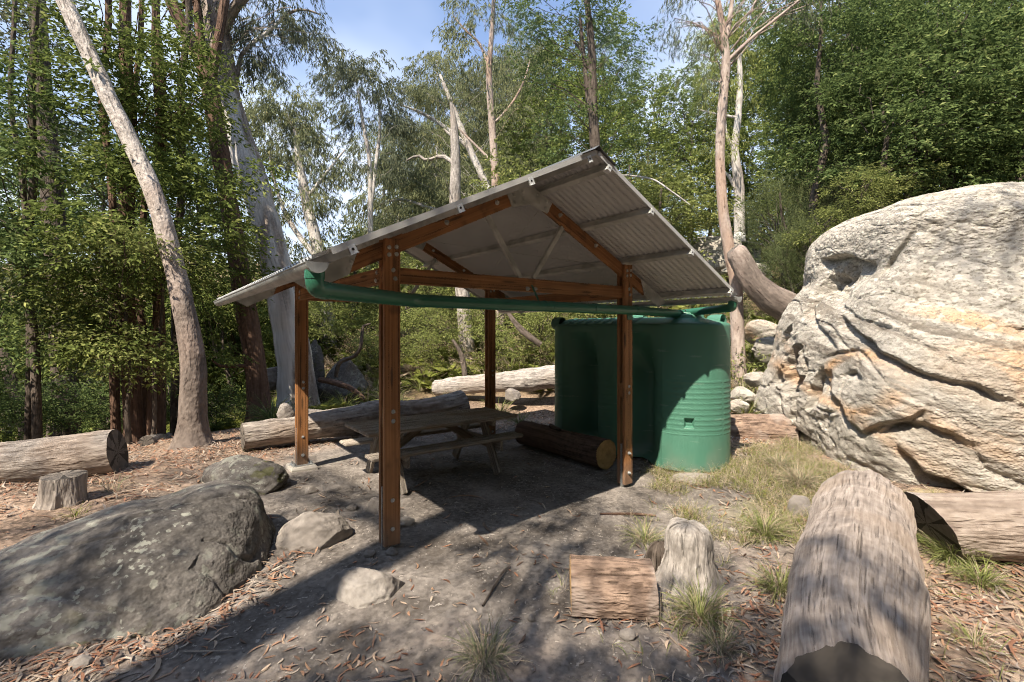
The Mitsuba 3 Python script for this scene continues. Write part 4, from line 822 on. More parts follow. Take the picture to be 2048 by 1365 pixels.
# the leaning pale tree
P, R = trunk_px([(388, 905, 0), (386, 840, 0), (388, 760, 0), (372, 640, 0), (345, 520, 0), (312, 400, 0), (262, 285, 0), (215, 190, 0), (172, 95, 0), (128, 0, 0), (60, -160, .2), (20, -300, .5)], 7.75, [64, 48, 46, 39, 36, 33, 31, 30, 29, 27, 23, 17])
P[0, 2] = G(P[0, 0], P[0, 1]) - .1
cc = blob(P[-1] + [-.6, .9, 1.4], [1.6, 1.6, 1.2], 22, rt)
tree('gum_tree', 'tall pale grey tree leaning left with a rough dark base', P, R, 'bark_pale', cc, .55, 'gum', 'gum', 5, 9, .15, .024, 3, sides=40, rough=.13, res=.05, flare=root_flare(.55, .5, 4), lr=.04)
# reddish forked tree
P, R = trunk_px([(520, 800, 0), (512, 740, 0), (488, 600, 0), (470, 480, 0), (448, 350, 0), (430, 240, 0), (418, 170, 0), (400, 120, 0), (368, 60, 0), (335, -20, 0), (310, -120, 0)], 11.2, [50, 40, 38, 34, 33, 32, 30, 26, 24, 22, 16])
P[0, 2] = G(P[0, 0], P[0, 1]) - .1
e1 = trunk_px([(420, 180, 0), (428, 120, .1), (440, 60, .2), (450, 0, .3), (470, -60, .4)], 11.2, [22, 18, 17, 16, 10])
e2 = trunk_px([(418, 160, 0), (402, 90, .2), (392, 0, .3), (380, -90, .4)], 11.2, [16, 15, 14, 9])
cc = np.vstack([blob(P[-1] + [-.3, 1, 1.2], [1.6, 1.4, 1.2], 18, rt), blob(at(500, -110, 11.6), [1.2, 1.2, .7], 10, rt)])
tree('gum_tree', 'reddish barked gum that forks high up in front of the biggest trunk', P, R, 'bark_red', cc, .5, 'gum', 'gumdark', 8, 10, .15, .030, 5, sides=24, res=.08, extra=[e1, e2], flare=root_flare(.4, .4, 2), lr=.035)
# the biggest gum
P, R = trunk_px([(598, 795, 0), (592, 740, 0), (575, 640, 0), (545, 500, 0), (515, 390, 0), (483, 290, 0), (455, 200, 0), (442, 120, 0), (432, 40, 0), (425, -60, 0), (420, -200, .2)], 12.2, [86, 68, 62, 56, 53, 52, 50, 48, 45, 42, 30])
P[0, 2] = G(P[0, 0], P[0, 1]) - .15
e1 = trunk_px([(440, 70, -.1), (470, 15, -.3), (520, -30, -.5), (590, -70, -.6)], 12.2, [26, 20, 17, 10])
e2 = trunk_px([(425, 160, 0), (412, 100, .1), (400, 40, .2), (390, -40, .3)], 12.2, [18, 18, 17, 13])
e3 = trunk_px([(462, 240, 0), (480, 120, .3), (540, 60, .4), (600, 20, .5), (640, 30, .5)], 12.2, [10, 8, 7, 5, 3])
cc = []
for (px, py, rx, ry, n) in ((540, 20, 60, 28, 9), (610, 50, 44, 36, 9), (640, 85, 22, 18, 3), (500, 95, 40, 30, 6), (520, 140, 34, 22, 4), (480, 60, 30, 40, 5), (430, 30, 40, 40, 5), (560, -40, 90, 40, 10), (400, 60, 30, 40, 4), (470, 150, 18, 16, 2), (400, -120, 140, 60, 14)):
    c = at(px, py, 12.4); cc.append(blob(c, [rx / FPX * 12.4, .7, ry / FPX * 12.4], n, rt))
tree('gum_tree', 'biggest gum, thick smooth trunk streaked white and brown behind the far left post', P, R, 'bark_gum', np.vstack(cc), .30, 'gum', 'gumdark', 9, 12, .17, .028, 6, sides=48, rough=.10, res=.06, extra=[e1, e2, e3], flare=root_flare(.6, .35, 7), t0=.7, lr=.014, every=2)
# dark broadleaf trees on the left
def left_tree(label, stems, D, clumps, seed, tone='dark', rc=.36, per=7, ns=9, L=.108, W=.052, barkm='bark_dark', grp=None):
    rg = np.random.default_rng(seed); pth = []
    for (x0, y0, x1, y1, w, dd) in stems:
        ks = np.linspace(0, 1, 7); jx = rg.normal(0, 9, 7) * np.sin(ks * 3.1); P, R = trunk_px([(x0 + (x1 - x0) * k + j, y0 + (y1 - y0) * k, dd) for k, j in zip(ks, jx)], D, [w * (1 - .45 * k) for k in ks]); P[0, 2] = G(P[0, 0], P[0, 1]) - .15; pth.append((P, R))
    cc = [blob(at(px, py, D + dd - (.9 if py < 500 else .25)), [rx / FPX * D, ry_d, ry / FPX * D], int(n * 1.35), rg, .2) for (px, py, rx, ry, n, dd, ry_d) in clumps]
    return tree('broadleaf_tree', label, pth[0][0], pth[0][1], barkm, np.vstack(cc), rc, 'broad', tone, per, ns, L, W, seed, grp, sides=14, res=.12, extra=[(p, r, 10) for p, r in pth[1:]], every=3, lr=.013, t0=.35, sag=-.06, flare=root_flare(.5, .4, seed))
left_tree('dark leafy tree with a cluster of reddish stringy stems left of the leaning tree', [(270, 885, 256, -80, 34, .2), (318, 880, 330, -160, 22, .5), (300, 885, 312, -60, 11, .2), (234, 880, 214, -140, 18, .6), (287, 885, 284, -100, 15, .9)], 9.3,
    [(250, 60, 120, 70, 26, .3, 1.1), (300, 200, 110, 80, 26, .4, 1.0), (180, 170, 90, 60, 18, .2, 1.0), (200, 330, 110, 60, 20, 0, 1.0), (330, 360, 90, 60, 16, .6, .9), (230, 470, 120, 40, 22, -.3, .9), (270, 540, 120, 34, 18, -.5, .9), (140, 560, 70, 40, 9, -.4, .8), (240, 700, 80, 45, 12, -.6, .6), (330, 560, 60, 50, 8, .3, .6), (180, 650, 60, 30, 6, -.2, .6)], 301, 'broad', barkm='bark_red')
left_tree('thin twin stemmed leafy tree at the left edge of the photo', [(75, 885, 62, -180, 17, 0), (52, 885, 30, -160, 12, .3)], 8.6,
    [(40, 180, 90, 80, 16, .6, 1.0), (50, 330, 90, 70, 16, .4, 1.0), (30, 470, 80, 50, 12, .1, .9), (60, 600, 80, 50, 12, .2, .9), (0, 700, 70, 60, 10, .3, .8), (-60, 400, 80, 200, 16, .3, 1.0), (100, 720, 50, 40, 5, .2, .5)], 302, 'dark')
left_tree('leafy tree whose foliage hangs between the leaning tree and the reddish gum', [(350, 860, 374, -140, 18, 0)], 10.6,
    [(370, 110, 60, 60, 14, 0, .8), (390, 230, 60, 60, 14, 0, .8), (380, 350, 55, 60, 12, -.2, .8), (430, 420, 70, 45, 11, -.6, .6), (460, 500, 60, 40, 8, -.5, .6), (500, 350, 25, 14, 3, -.6, .3), (385, 520, 60, 60, 10, 0, .8), (440, 590, 60, 40, 7, .2, .7), (420, 680, 50, 40, 6, .3, .7), (500, 560, 40, 30, 4, .6, .5)], 303, 'broad')
left_tree('stout grey trunk with dark foliage among the left trees', [(140, 880, 62, -200, 44, .4), (60, 880, 0, 700, 30, -.2)], 11.8,
    [(110, 60, 90, 70, 14, .2, 1.1), (10, 40, 90, 80, 14, 0, 1.1), (120, 300, 90, 70, 12, .5, 1.0), (0, 560, 80, 60, 8, .8, 1.0), (150, 780, 60, 40, 6, .9, .7), (60, 800, 60, 40, 6, .8, .7)], 304, 'gumdark', barkm='bark_dark')
left_tree('light green sapling with bright fresh leaves in front of the reddish stems', [(262, 890, 240, 480, 10, -.2), (300, 880, 330, 520, 8, 0)], 8.7, [(200, 510, 90, 26, 12, -.2, .5), (290, 490, 70, 26, 10, -.1, .5), (150, 560, 60, 26, 7, -.2, .5), (210, 590, 70, 22, 7, -.2, .4), (230, 690, 70, 24, 9, -.3, .4), (190, 650, 60, 20, 5, -.2, .4), (270, 730, 50, 20, 5, -.2, .4), (120, 640, 50, 24, 4, 0, .4), (330, 540, 40, 22, 4, .2, .4)], 305, 'mid', rc=.32, per=7, ns=9, L=.08, W=.038)
# trees with a trunk of their own in the middle distance: gums
def gum(label, pts, D, w, clumps, seed, tone='gum', barkm='bark_white', rc=.42, per=10, ns=10, L=.18, W=.042, extra=(), lr=.026, grp=None, t0=.35, dens=1.0, ystd=1.1):
    rg = np.random.default_rng(seed); P, R = trunk_px([(x, y, 0) for x, y in pts], D, w); P[0, 2] = min(P[0, 2], G(P[0, 0], P[0, 1]) + .0) - .2
    cc = np.vstack([blob(at(px, py, D), [rx / FPX * D, ystd, ry / FPX * D], max(2, int(n * 2.4 * dens)), rg, .2) for (px, py, rx, ry, n) in clumps]); ex = []
    for (pp, ww) in extra: ex.append(trunk_px([(x, y, .1 * i) for i, (x, y) in enumerate(pp)], D, ww))
    return tree('gum_tree', label, P, R, barkm, cc, rc, 'gum', tone, per, ns, L, W, seed, grp, sides=12, res=.25, extra=ex, lr=lr * .45, t0=t0, sag=-.08, every=7)
gum('gum with a domed olive crown just right of the biggest trunk', [(660, 700), (640, 520), (612, 400), (600, 330), (590, 260)], 19, [30, 24, 20, 14, 8],
    [(560, 200, 75, 40, 14), (520, 250, 50, 40, 9), (600, 260, 55, 35, 9), (560, 310, 80, 40, 12), (640, 330, 40, 40, 6), (560, 400, 70, 40, 8), (640, 420, 50, 40, 6), (520, 480, 60, 40, 6), (600, 500, 60, 50, 6)], 311, rc=.55, extra=[([(640, 520), (560, 400), (540, 300)], [12, 8, 4]), ([(612, 400), (650, 350), (690, 300)], [9, 6, 3])])
gum('slender gum with two upright forks left of the shelter ridge', [(735, 760), (738, 560), (741, 450), (740, 340), (725, 240), (715, 180)], 21, [14, 12, 11, 9, 7, 4],
    [(680, 150, 45, 45, 11), (740, 150, 45, 45, 11), (770, 210, 40, 40, 8), (700, 240, 40, 30, 6), (800, 270, 30, 40, 4), (680, 330, 40, 30, 4), (780, 330, 40, 40, 5)], 312, tone='gumdark', rc=.5, extra=[([(741, 420), (752, 330), (760, 250), (755, 190)], [8, 7, 6, 3])])
gum('bare silver dead trunk rising behind the left roof slope', [(936, 770), (930, 640), (918, 520), (910, 400), (911, 320), (908, 250), (902, 206)], 15, [34, 30, 26, 23, 20, 14, 5], [(860, 330, 14, 14, 1)], 313, barkm='log_pale', rc=.2, per=2, ns=4, extra=[([(911, 330), (895, 318), (880, 312), (868, 318), (850, 320), (838, 312), (812, 322)], [12, 9, 8, 7, 6, 5, 3]), ([(910, 275), (898, 268), (888, 258)], [6, 5, 2])])
gum('orange streaked gum with thin upswept limbs above the left roof slope', [(1000, 640), (995, 480), (991, 360), (984, 250), (978, 150), (984, 60), (990, -60)], 18, [20, 18, 16, 14, 12, 9, 5],
    [(930, 40, 50, 40, 9), (990, 20, 40, 30, 6), (930, 110, 40, 40, 6), (960, -40, 60, 40, 8), (1010, 110, 30, 40, 4), (1000, 220, 40, 40, 4)], 314, barkm='bark_pink', rc=.42, per=4, extra=[([(978, 150), (960, 90), (930, 60), (905, 30)], [7, 5, 4, 2]), ([(984, 250), (1040, 180), (1060, 120)], [5, 4, 2]), ([(990, 330), (950, 290), (900, 240)], [6, 5, 2])])
gum('pale leaning gum with long bare limbs over the shelter roof', [(1010, 560), (990, 420), (940, 300), (900, 200), (880, 150)], 23, [20, 16, 13, 10, 5],
    [(870, 190, 60, 40, 11), (930, 170, 60, 40, 10), (840, 260, 60, 40, 10), (1000, 170, 60, 50, 12), (1040, 120, 50, 60, 10), (1060, 220, 50, 50, 9), (960, 260, 60, 50, 10), (880, 350, 70, 40, 9), (1000, 330, 60, 50, 9), (820, 400, 60, 50, 8), (800, 330, 40, 40, 5), (920, 400, 60, 40, 7), (780, 460, 60, 40, 6)], 315, rc=.6, L=.2, W=.032, extra=[([(940, 300), (850, 230), (800, 210)], [9, 6, 3]), ([(990, 420), (880, 420), (800, 400), (760, 410)], [8, 7, 5, 3]), ([(1000, 470), (860, 440), (740, 480)], [8, 6, 3])])
gum('white limbed gum behind the curved trunk on the slope', [(1480, 440), (1478, 380), (1470, 300), (1476, 235), (1480, 165), (1478, 100)], 21, [22, 20, 15, 13, 11, 6],
    [(1420, 90, 40, 60, 7), (1500, 60, 50, 50, 8), (1440, 180, 40, 40, 6), (1520, 160, 40, 50, 6), (1430, 290, 30, 40, 4), (1480, 10, 50, 40, 7)], 316, tone='mid', rc=.45, extra=[([(1470, 300), (1450, 260), (1452, 200)], [9, 7, 3]), ([(1474, 400), (1455, 350), (1440, 340)], [9, 6, 3]), ([(1471, 235), (1440, 230), (1400, 220)], [6, 4, 2])])
# the pink barked tree and its thick curved trunk
P, R = trunk_px([(1482, 690, 0), (1474, 640, 0), (1472, 570, 0), (1462, 520, 0), (1446, 420, 0), (1440, 300, 0), (1446, 200, 0), (1452, 120, 0), (1446, 60, 0), (1432, -20, 0), (1425, -120, 0)], 10.2, [26, 25, 24, 23, 20, 18, 18, 16, 12, 10, 6])
P[0, 2] = G(P[0, 0], P[0, 1]) - .2
e1 = trunk_px([(1454, 125, 0), (1500, 80, -.2), (1550, 40, -.4), (1600, 0, -.5)], 10.2, [9, 7, 6, 4]); e2 = trunk_px([(1450, 80, 0), (1462, 20, .1), (1466, -60, .2)], 10.2, [11, 9, 5])
cc = np.vstack([blob(at(px, py, 10.2), [rx / FPX * 10, .7, ry / FPX * 10], n, rt, .2) for px, py, rx, ry, n in ((1360, 30, 36, 30, 6), (1420, -60, 90, 50, 14), (1620, 10, 40, 30, 5), (1400, 100, 30, 30, 3), (1560, -40, 60, 40, 8), (1430, 160, 30, 20, 2))])
tree('gum_tree', 'slender pink barked gum rising beside the right roof eave', P, R, 'bark_pink', cc, .32, 'gum', 'gumdark', 5, 10, .16, .022, 61, sides=20, res=.06, extra=[e1, e2], lr=.02, t0=.65)
P, R = trunk_px([(1640, 640, .4), (1600, 632, .2), (1570, 612, 0), (1540, 597, 0), (1512, 570, 0), (1492, 540, 0), (1474, 508, 0), (1466, 498, 0)], 9.6, [62, 62, 60, 54, 46, 44, 40, 26])
v, f, uv = tube(P, R, 36, rough=.16, seed=8, res=.03); K = thing('bent_trunk', 'thick curved grey trunk bending up from behind the sandstone boulder', 'dead trunk'); put('trunk', (v, f), 'bark_pale', True, K, uv=uv)
vv, ff, uu = ring_cap(v, 36, True); put('broken_end', (vv, ff), 'cut_wood', True, K, uv=uu)
# broadleaf tree over the ridge
P, R = trunk_px([(1180, 640, 0), (1186, 480, 0), (1192, 330, 0), (1186, 220, 0), (1184, 120, 0), (1178, 40, 0), (1165, -60, 0)], 14.5, [30, 26, 22, 19, 16, 13, 8]); P[0, 2] = G(P[0, 0], P[0, 1]) - .2
e1 = trunk_px([(1184, 150, 0), (1165, 105, 0), (1148, 85, .1)], 14.5, [8, 6, 4]); e2 = trunk_px([(1180, 230, 0), (1168, 120, .1), (1160, 30, .2)], 14.5, [10, 8, 5])
cc = np.vstack([blob(at(px, py, 14.5), [rx / FPX * 14.5, 1.2, ry / FPX * 14.5], n, rt, .15) for px, py, rx, ry, n in ((1060, 30, 60, 40, 18), (1150, 10, 60, 40, 18), (1210, 40, 60, 40, 16), (1090, 110, 70, 40, 18), (1230, 110, 50, 50, 12), (1140, 190, 60, 50, 15), (1240, 200, 40, 50, 8), (1110, 270, 60, 50, 12), (1240, 280, 50, 50, 9), (1130, -60, 110, 50, 20))])
tree('broadleaf_tree', 'dark leafy tree with a twin stem rising above the shelter ridge', P, R, 'bark_dark', cc, .36, 'broad', 'dark', 6, 10, .115, .048, 71, sides=14, extra=[e1, e2], every=3, lr=.018, t0=.4, sag=-.05)
# ------------------------------------------------------------------ forest crowns used again and again
def proto(name, kind, tone, rad, n, rc, per, ns, L, W, seed, flat=.55, spray=.45):
    rg = np.random.default_rng(seed); cc = blob([0, 0, 0], rad, n, rg, .25); v, f, c = foliage(cc, rc, kind, tone, per, ns, L, W, rg, flat=flat, spray=spray)
    ms = [limb(q * [.25, .25, .5] - [0, 0, rad[2] * .35], q, .022, .006, rg, sides=4, n=6, wob=.3)[:2] for q in cc[::6]]; mv, mf = cat(ms)
    scene[name] = {'type': 'shapegroup', 'leaves': mikit.ply((v, f), 'mat_leaf', False, color=c), 'twigs': mikit.ply((mv, mf), 'mat_twig', True)}
pr('twig', (.10, .085, .072), .9)
proto('proto_broad', 'broad', 'broad', (2.0, 2.0, 2.6), 105, .44, 7, 9, .155, .074, 1)
proto('proto_broad_b', 'broad', 'mid', (2.2, 2.2, 2.3), 105, .44, 7, 9, .15, .072, 2)
proto('proto_dark', 'broad', 'dark', (2.2, 2.2, 2.6), 110, .43, 7, 9, .155, .074, 3)
proto('proto_gum', 'gum', 'gum', (2.0, 2.0, 2.2), 95, .52, 9, 10, .22, .044, 4)
proto('proto_fine', 'fine', 'fine', (1.2, 1.2, 1.5), 130, .28, 8, 12, .10, .012, 5, flat=.8, spray=.28)
proto('proto_shrub', 'broad', 'mid', (.9, .9, .7), 60, .26, 6, 8, .085, .036, 6, spray=.28)
proto('proto_shrub_dark', 'broad', 'dark', (.9, .9, .8), 60, .26, 6, 8, .09, .04, 7, spray=.28)
def forest(name, label, items, group, proto_, cat_='tree', barkm='bark_dark', seed=0, w0=.14, trunk=True):
    rg = np.random.default_rng(seed + 900)
    for (px, py, D, s, sz) in items:
        c = at(px, py, D); K = thing(name, label, cat_, group); g = G(c[0], c[1])
        if trunk:
            b = np.array([c[0] + rg.normal(0, .3), c[1] + rg.normal(0, .3), g - .2]); n = 8; t = np.linspace(0, 1, n)[:, None]; P = b + (c + [0, 0, sz * .8] - b) * t + rg.normal(size=(n, 3)) * [.12, .12, 0] * np.sin(t * 3.14)
            v, f, uv = tube(P, np.linspace(w0, .03, n) * (.6 + .4 * s), 8, rough=.1, seed=int(px) % 97); put('trunk', (v, f), barkm, True, K, uv=uv)
        scene[K + '__crown'] = {'type': 'instance', 'to_world': T4().translate(c.tolist()).rotate([0, 0, 1], float(rg.uniform(0, 360))).scale([s, s, sz]), 'g': {'type': 'ref', 'id': proto_}}
rf = np.random.default_rng(404)
def grid(x0, x1, y0, y1, nx, ny, D0, D1, s0, s1, jit=.35, skip=None):
    o = []
    for i in range(nx):
        for j in range(ny):
            px = x0 + (x1 - x0) * (i + .5 + rf.uniform(-jit, jit)) / nx; py = y0 + (y1 - y0) * (j + .5 + rf.uniform(-jit, jit)) / ny
            if skip and skip(px, py): continue
            D = rf.uniform(D0, D1); s = rf.uniform(s0, s1); o.append((px, py, D, s, s * rf.uniform(.85, 1.2)))
    return o
forest('forest_tree', 'bright green leafy tree in the forest wall behind the shelter roof', grid(1010, 1560, 330, 620, 6, 3, 17, 22, .8, 1.0, skip=lambda x, y: 1410 < x < 1570 and y > 390), 'bright leafy trees behind the shelter', 'proto_broad_b', seed=1)
forest('forest_tree', 'mid green leafy tree higher up the forested slope behind the shelter', grid(1040, 1640, 110, 380, 6, 3, 23, 30, 1.0, 1.3, skip=lambda x, y: 1270 < x < 1400 and y < 190), 'leafy trees up the slope', 'proto_broad', seed=2)
forest('forest_tree', 'dark glossy leaved tree in the dense forest above the sandstone boulder', grid(1600, 2130, -20, 400, 5, 4, 11.5, 16, .62, .85), 'dark trees above the boulder', 'proto_dark', seed=3, w0=.2)
forest('forest_tree', 'green leafy tree mixed into the dark forest above the boulder', grid(1560, 2140, -60, 420, 5, 3, 17, 23, .95, 1.25, skip=lambda x, y: x < 1640 and y < 70), 'leafy trees behind the dark ones', 'proto_broad', seed=4, w0=.2)
forest('forest_tree', 'grey green gum of the far tree line behind the shelter roof', grid(730, 1060, 250, 640, 4, 4, 27, 38, 1.1, 1.5), 'far gums behind the shelter', 'proto_gum', barkm='bark_white', seed=5)
forest('forest_tree', 'pale gum crown at the top of the far tree line', grid(860, 1100, 130, 300, 3, 2, 30, 38, 1.1, 1.4), 'far gum crowns', 'proto_gum', barkm='bark_white', seed=6)
forest('forest_tree', 'green leafy tree in the low forest beyond the left trees', grid(-140, 640, 600, 860, 9, 3, 15, 24, .75, 1.05, skip=lambda x, y: y < 640 and rf.random() < .5), 'low forest on the left', 'proto_broad', seed=7)
forest('forest_tree', 'dark tree standing back among the left trees', grid(-140, 470, 60, 600, 6, 4, 14, 22, .8, 1.1, skip=lambda x, y: rf.random() < .42), 'trees standing back on the left', 'proto_dark', seed=8)
forest('forest_tree', 'green leafy tree at the foot of the slope behind the two gums', grid(440, 760, 520, 720, 4, 2, 19, 25, .8, 1.0), 'leafy trees behind the gums', 'proto_broad_b', seed=9)
forest('forest_tree', 'leafy tree on the crest of the fern bank behind the shelter posts', grid(640, 1120, 470, 610, 5, 2, 19, 24, .75, 1.0), 'leafy trees on the bank crest', 'proto_broad_b', seed=10)
forest('forest_tree', 'far leafy tree closing the skyline up the slope on the right', grid(1380, 2120, 350, 470, 6, 1, 26, 32, 1.3, 1.6), 'far trees on the right skyline', 'proto_broad_b', seed=15)
forest('feathery_tree', 'feathery pale green young tree beside the top of the sandstone boulder', [(1560, 440, 13.2, .75, .95), (1620, 395, 13.8, .8, .9), (1685, 400, 13.0, .7, .8), (1575, 520, 12.6, .5, .5), (1620, 500, 12.2, .6, .7), (1660, 480, 12.4, .5, .6)], 'feathery trees by the boulder', 'proto_fine', seed=11, w0=.07)
forest('shrub', 'leafy shrub on the slope between the green tank and the boulder', [(1560, 560, 14.5, .8, .9), (1640, 455, 11.8, .8, .7), (1330, 560, 13.5, 1.0, 1.1), (1250, 600, 12.6, .9, .9), (1150, 600, 13.2, 1.0, .9), (1720, 385, 11.0, .7, .7), (1800, 360, 11.2, .7, .6)], 'shrubs on the slope', 'proto_shrub', cat_='shrub', trunk=False, seed=12)
forest('shrub', 'rounded leafy shrub growing on the fern bank behind the shelter', [(650, 640, 15.5, .9, .9), (700, 610, 16, 1.0, 1.1), (770, 660, 14.5, .8, .8), (820, 620, 15.5, 1.0, 1.0), (870, 650, 14.5, .8, .9), (980, 640, 14.5, .9, .9), (1040, 620, 15, 1.0, 1.0), (1080, 660, 13.6, .8, .9), (840, 690, 13.6, .6, .6), (740, 700, 13.8, .6, .6), (1010, 690, 13.2, .6, .6), (900, 600, 16.5, 1.0, 1.1)], 'shrubs on the fern bank', 'proto_shrub', cat_='shrub', trunk=False, seed=14)
forest('shrub', 'low dark shrub in the undergrowth behind the left logs', [(30, 830, 10.5, .8, .7), (130, 800, 11.5, .9, .8), (210, 830, 10.6, .6, .6), (440, 800, 12.0, .8, .7), (340, 790, 11.0, .7, .7), (-60, 800, 9.5, .9, .9)], 'dark undergrowth shrubs', 'proto_shrub_dark', cat_='shrub', trunk=False, seed=13)
# trees behind the viewer; their shade falls into the clearing
def shade_tree(label, x, y, h, lean, cents_xyz, n, rad, seed, r0=.2, per=4):
    rg = np.random.default_rng(seed); top = np.array([x + lean[0], y + lean[1], h]); P = np.array([[x, y, G(x, y) - .2], [x + lean[0] * .3, y + lean[1] * .3, h * .35], [x + lean[0] * .7, y + lean[1] * .7, h * .7], top])
    cc = np.vstack([blob(c, rad, n, rg, .2) for c in cents_xyz])
    tree('gum_tree', label, P, [r0, r0 * .8, r0 * .6, .06], 'bark_pale', cc, .5, 'gum', 'gum', per, 9, .16, .028, seed, sides=14, res=.4, lr=.022, t0=.5)
def above(x, y, h): return np.array([x - .4478 * h, y - .7089 * h, h])
shade_tree('thick gum behind the viewer whose trunk shadow crosses the dirt to the near post', -5.24, -3.25, 21.0, (0.0, 0.0), [above(-.2, 5.4, 13.2), above(-4.2, 6.3, 12.5), above(-2.9, 5.3, 12)], 10, [1.2, 1.0, .7], 501, r0=.31)
shade_tree('gum behind the viewer shading the dark boulder', -8.2, -4.6, 8.0, (0, 0), [above(-2.9, 3.5, 7.5), above(-3.6, 3.3, 8.0), above(-2.5, 4.1, 7.2), above(-3.3, 4.5, 8.2), above(-2.4, 2.9, 7.4)], 12, [.55, .5, .4], 502, per=6)
shade_tree('gum behind the viewer shading the middle foreground', -3.4, -5.6, 9.0, (0, 0), [above(.54, 4.05, 7.5), above(0, 2.45, 7.0), above(1.85, 3.2, 8.0), above(1.2, 2.5, 7.4), above(-.9, 2.15, 7.0), above(1.0, 5.2, 8.0), above(2.2, 2.3, 7.6), above(.4, 1.9, 7), above(-.5, 2.3, 7.2), above(.7, 2.25, 7.0)], 9, [.46, .34, .3], 503, r0=.12, per=9)
shade_tree('gum behind the viewer shading the right end of the boulder', 3.6, -2.2, 11.5, (0, 0), [[2.3, -.6, 11.8], [3.2, -1.2, 12.4], [3.0, .2, 11.4]], 10, [.8, .8, .6], 504, r0=.14)
SA = math.degrees(math.atan2(SUN[0], SUN[1]))               # the forest goes on behind and beside the viewer, open towards the sun
for k in range(58):
    az = 62 + 236 * (k + rf.uniform(-.4, .4)) / 58; a = math.radians(az); r = rf.uniform(12, 22); x, y = r * math.sin(a), r * math.cos(a); off = abs((az - SA + 180) % 360 - 180)
    K = thing('forest_tree', 'leafy tree in the forest behind the viewer', 'tree', 'forest behind the viewer'); g = G(x, y); top = 6.0 if 195 < az else min(r * math.tan(math.radians(36 if off < 24 else 58)), 19) - 2.5; b = np.array([x, y, g - .2]); c = np.array([x, y, top]); t = np.linspace(0, 1, 7)[:, None]
    v, f, uv = tube(b + (c + [0, 0, 1.5] - b) * t + rf.normal(0, .12, (7, 3)) * [1, 1, 0], np.linspace(.2, .04, 7), 8); put('trunk', (v, f), 'bark_dark', True, K, uv=uv)
    for q, hh in enumerate(np.arange(top, 1.0, -4.2)):
        s = rf.uniform(1.0, 1.35)
        scene[K + '__crown' + (f'_{q:03d}' if q else '')] = {'type': 'instance', 'to_world': T4().translate([x + rf.normal(0, .5), y + rf.normal(0, .5), hh]).rotate([0, 0, 1], float(rf.uniform(0, 360))).scale([s, s, s]), 'g': {'type': 'ref', 'id': ('proto_broad', 'proto_dark', 'proto_gum')[(k + q) % 3]}}
# ------------------------------------------------------------------ ferns, strap leaved tussocks, grass
def fern_mesh(rg, n=8, Lf=.75):
    ps, ds, ns, Ls, Ws = [], [], [], [], []; stems = []
    for k in range(n):
        a = rg.uniform(0, 6.28); L = Lf * rg.uniform(.7, 1.2); el = rg.uniform(.75, 1.25); t = np.linspace(.12, 1, 15)
        roll = rg.normal(0, .5); h = np.array([math.cos(a), math.sin(a)]); x = L * t * math.cos(el) + .25 * L * t ** 2; z = L * t * math.sin(el) - .55 * L * t ** 2
        p = np.stack([h[0] * x, h[1] * x, z], 1); tg = np.gradient(p, axis=0); tg /= np.linalg.norm(tg, axis=1, keepdims=True); sd = np.stack([-h[1] * math.cos(roll) + 0 * t, h[0] * math.cos(roll) + 0 * t, math.sin(roll) + 0 * t], 1); nn = np.cross(tg, sd) * -1
        for s in (-1, 1):
            ps.append(p); ds.append(sd * s + tg * .45 + [0, 0, -.2]); ns.append(nn + rg.normal(size=p.shape) * .15); Ls.append(L * .34 * np.sin(np.clip(1.05 - t, 0, 1) ** .8 * 2.2) * rg.uniform(.85, 1.1, 15) + .01); Ws.append(np.full(15, .045 * Lf / .75))
    P, Dv, Nv, Lv, Wv = (np.concatenate(q) for q in (ps, ds, ns, Ls, Ws)); return P, Dv, Nv, Lv, Wv
def scatter_ferns(pos, rg, tone, Lf=.7, n=8):
    vs, fs, cs, o = [], [], [], 0; a, b, c = (np.array(x) for x in TONES[tone])
    for p in pos:
        P, Dv, Nv, Lv, Wv = fern_mesh(rg, n, Lf * rg.uniform(.7, 1.25)); w = np.clip(rg.random() * .6 + .5 * rg.random((len(P), 1)), 0, 1); col = a + (b - a) * w
        if rg.random() < .16: q = np.array(TONES['dry']); col = q[0] + (q[1] - q[0]) * rg.random((len(P), 1))
        v, f, c_ = leaf_mesh(P, Dv, Nv, Lv, Wv, col, fold=.05, droop=.2); vs.append(v + p); fs.append(f + o); cs.append(c_); o += len(v)
    return np.vstack(vs), np.vstack(fs), np.vstack(cs)
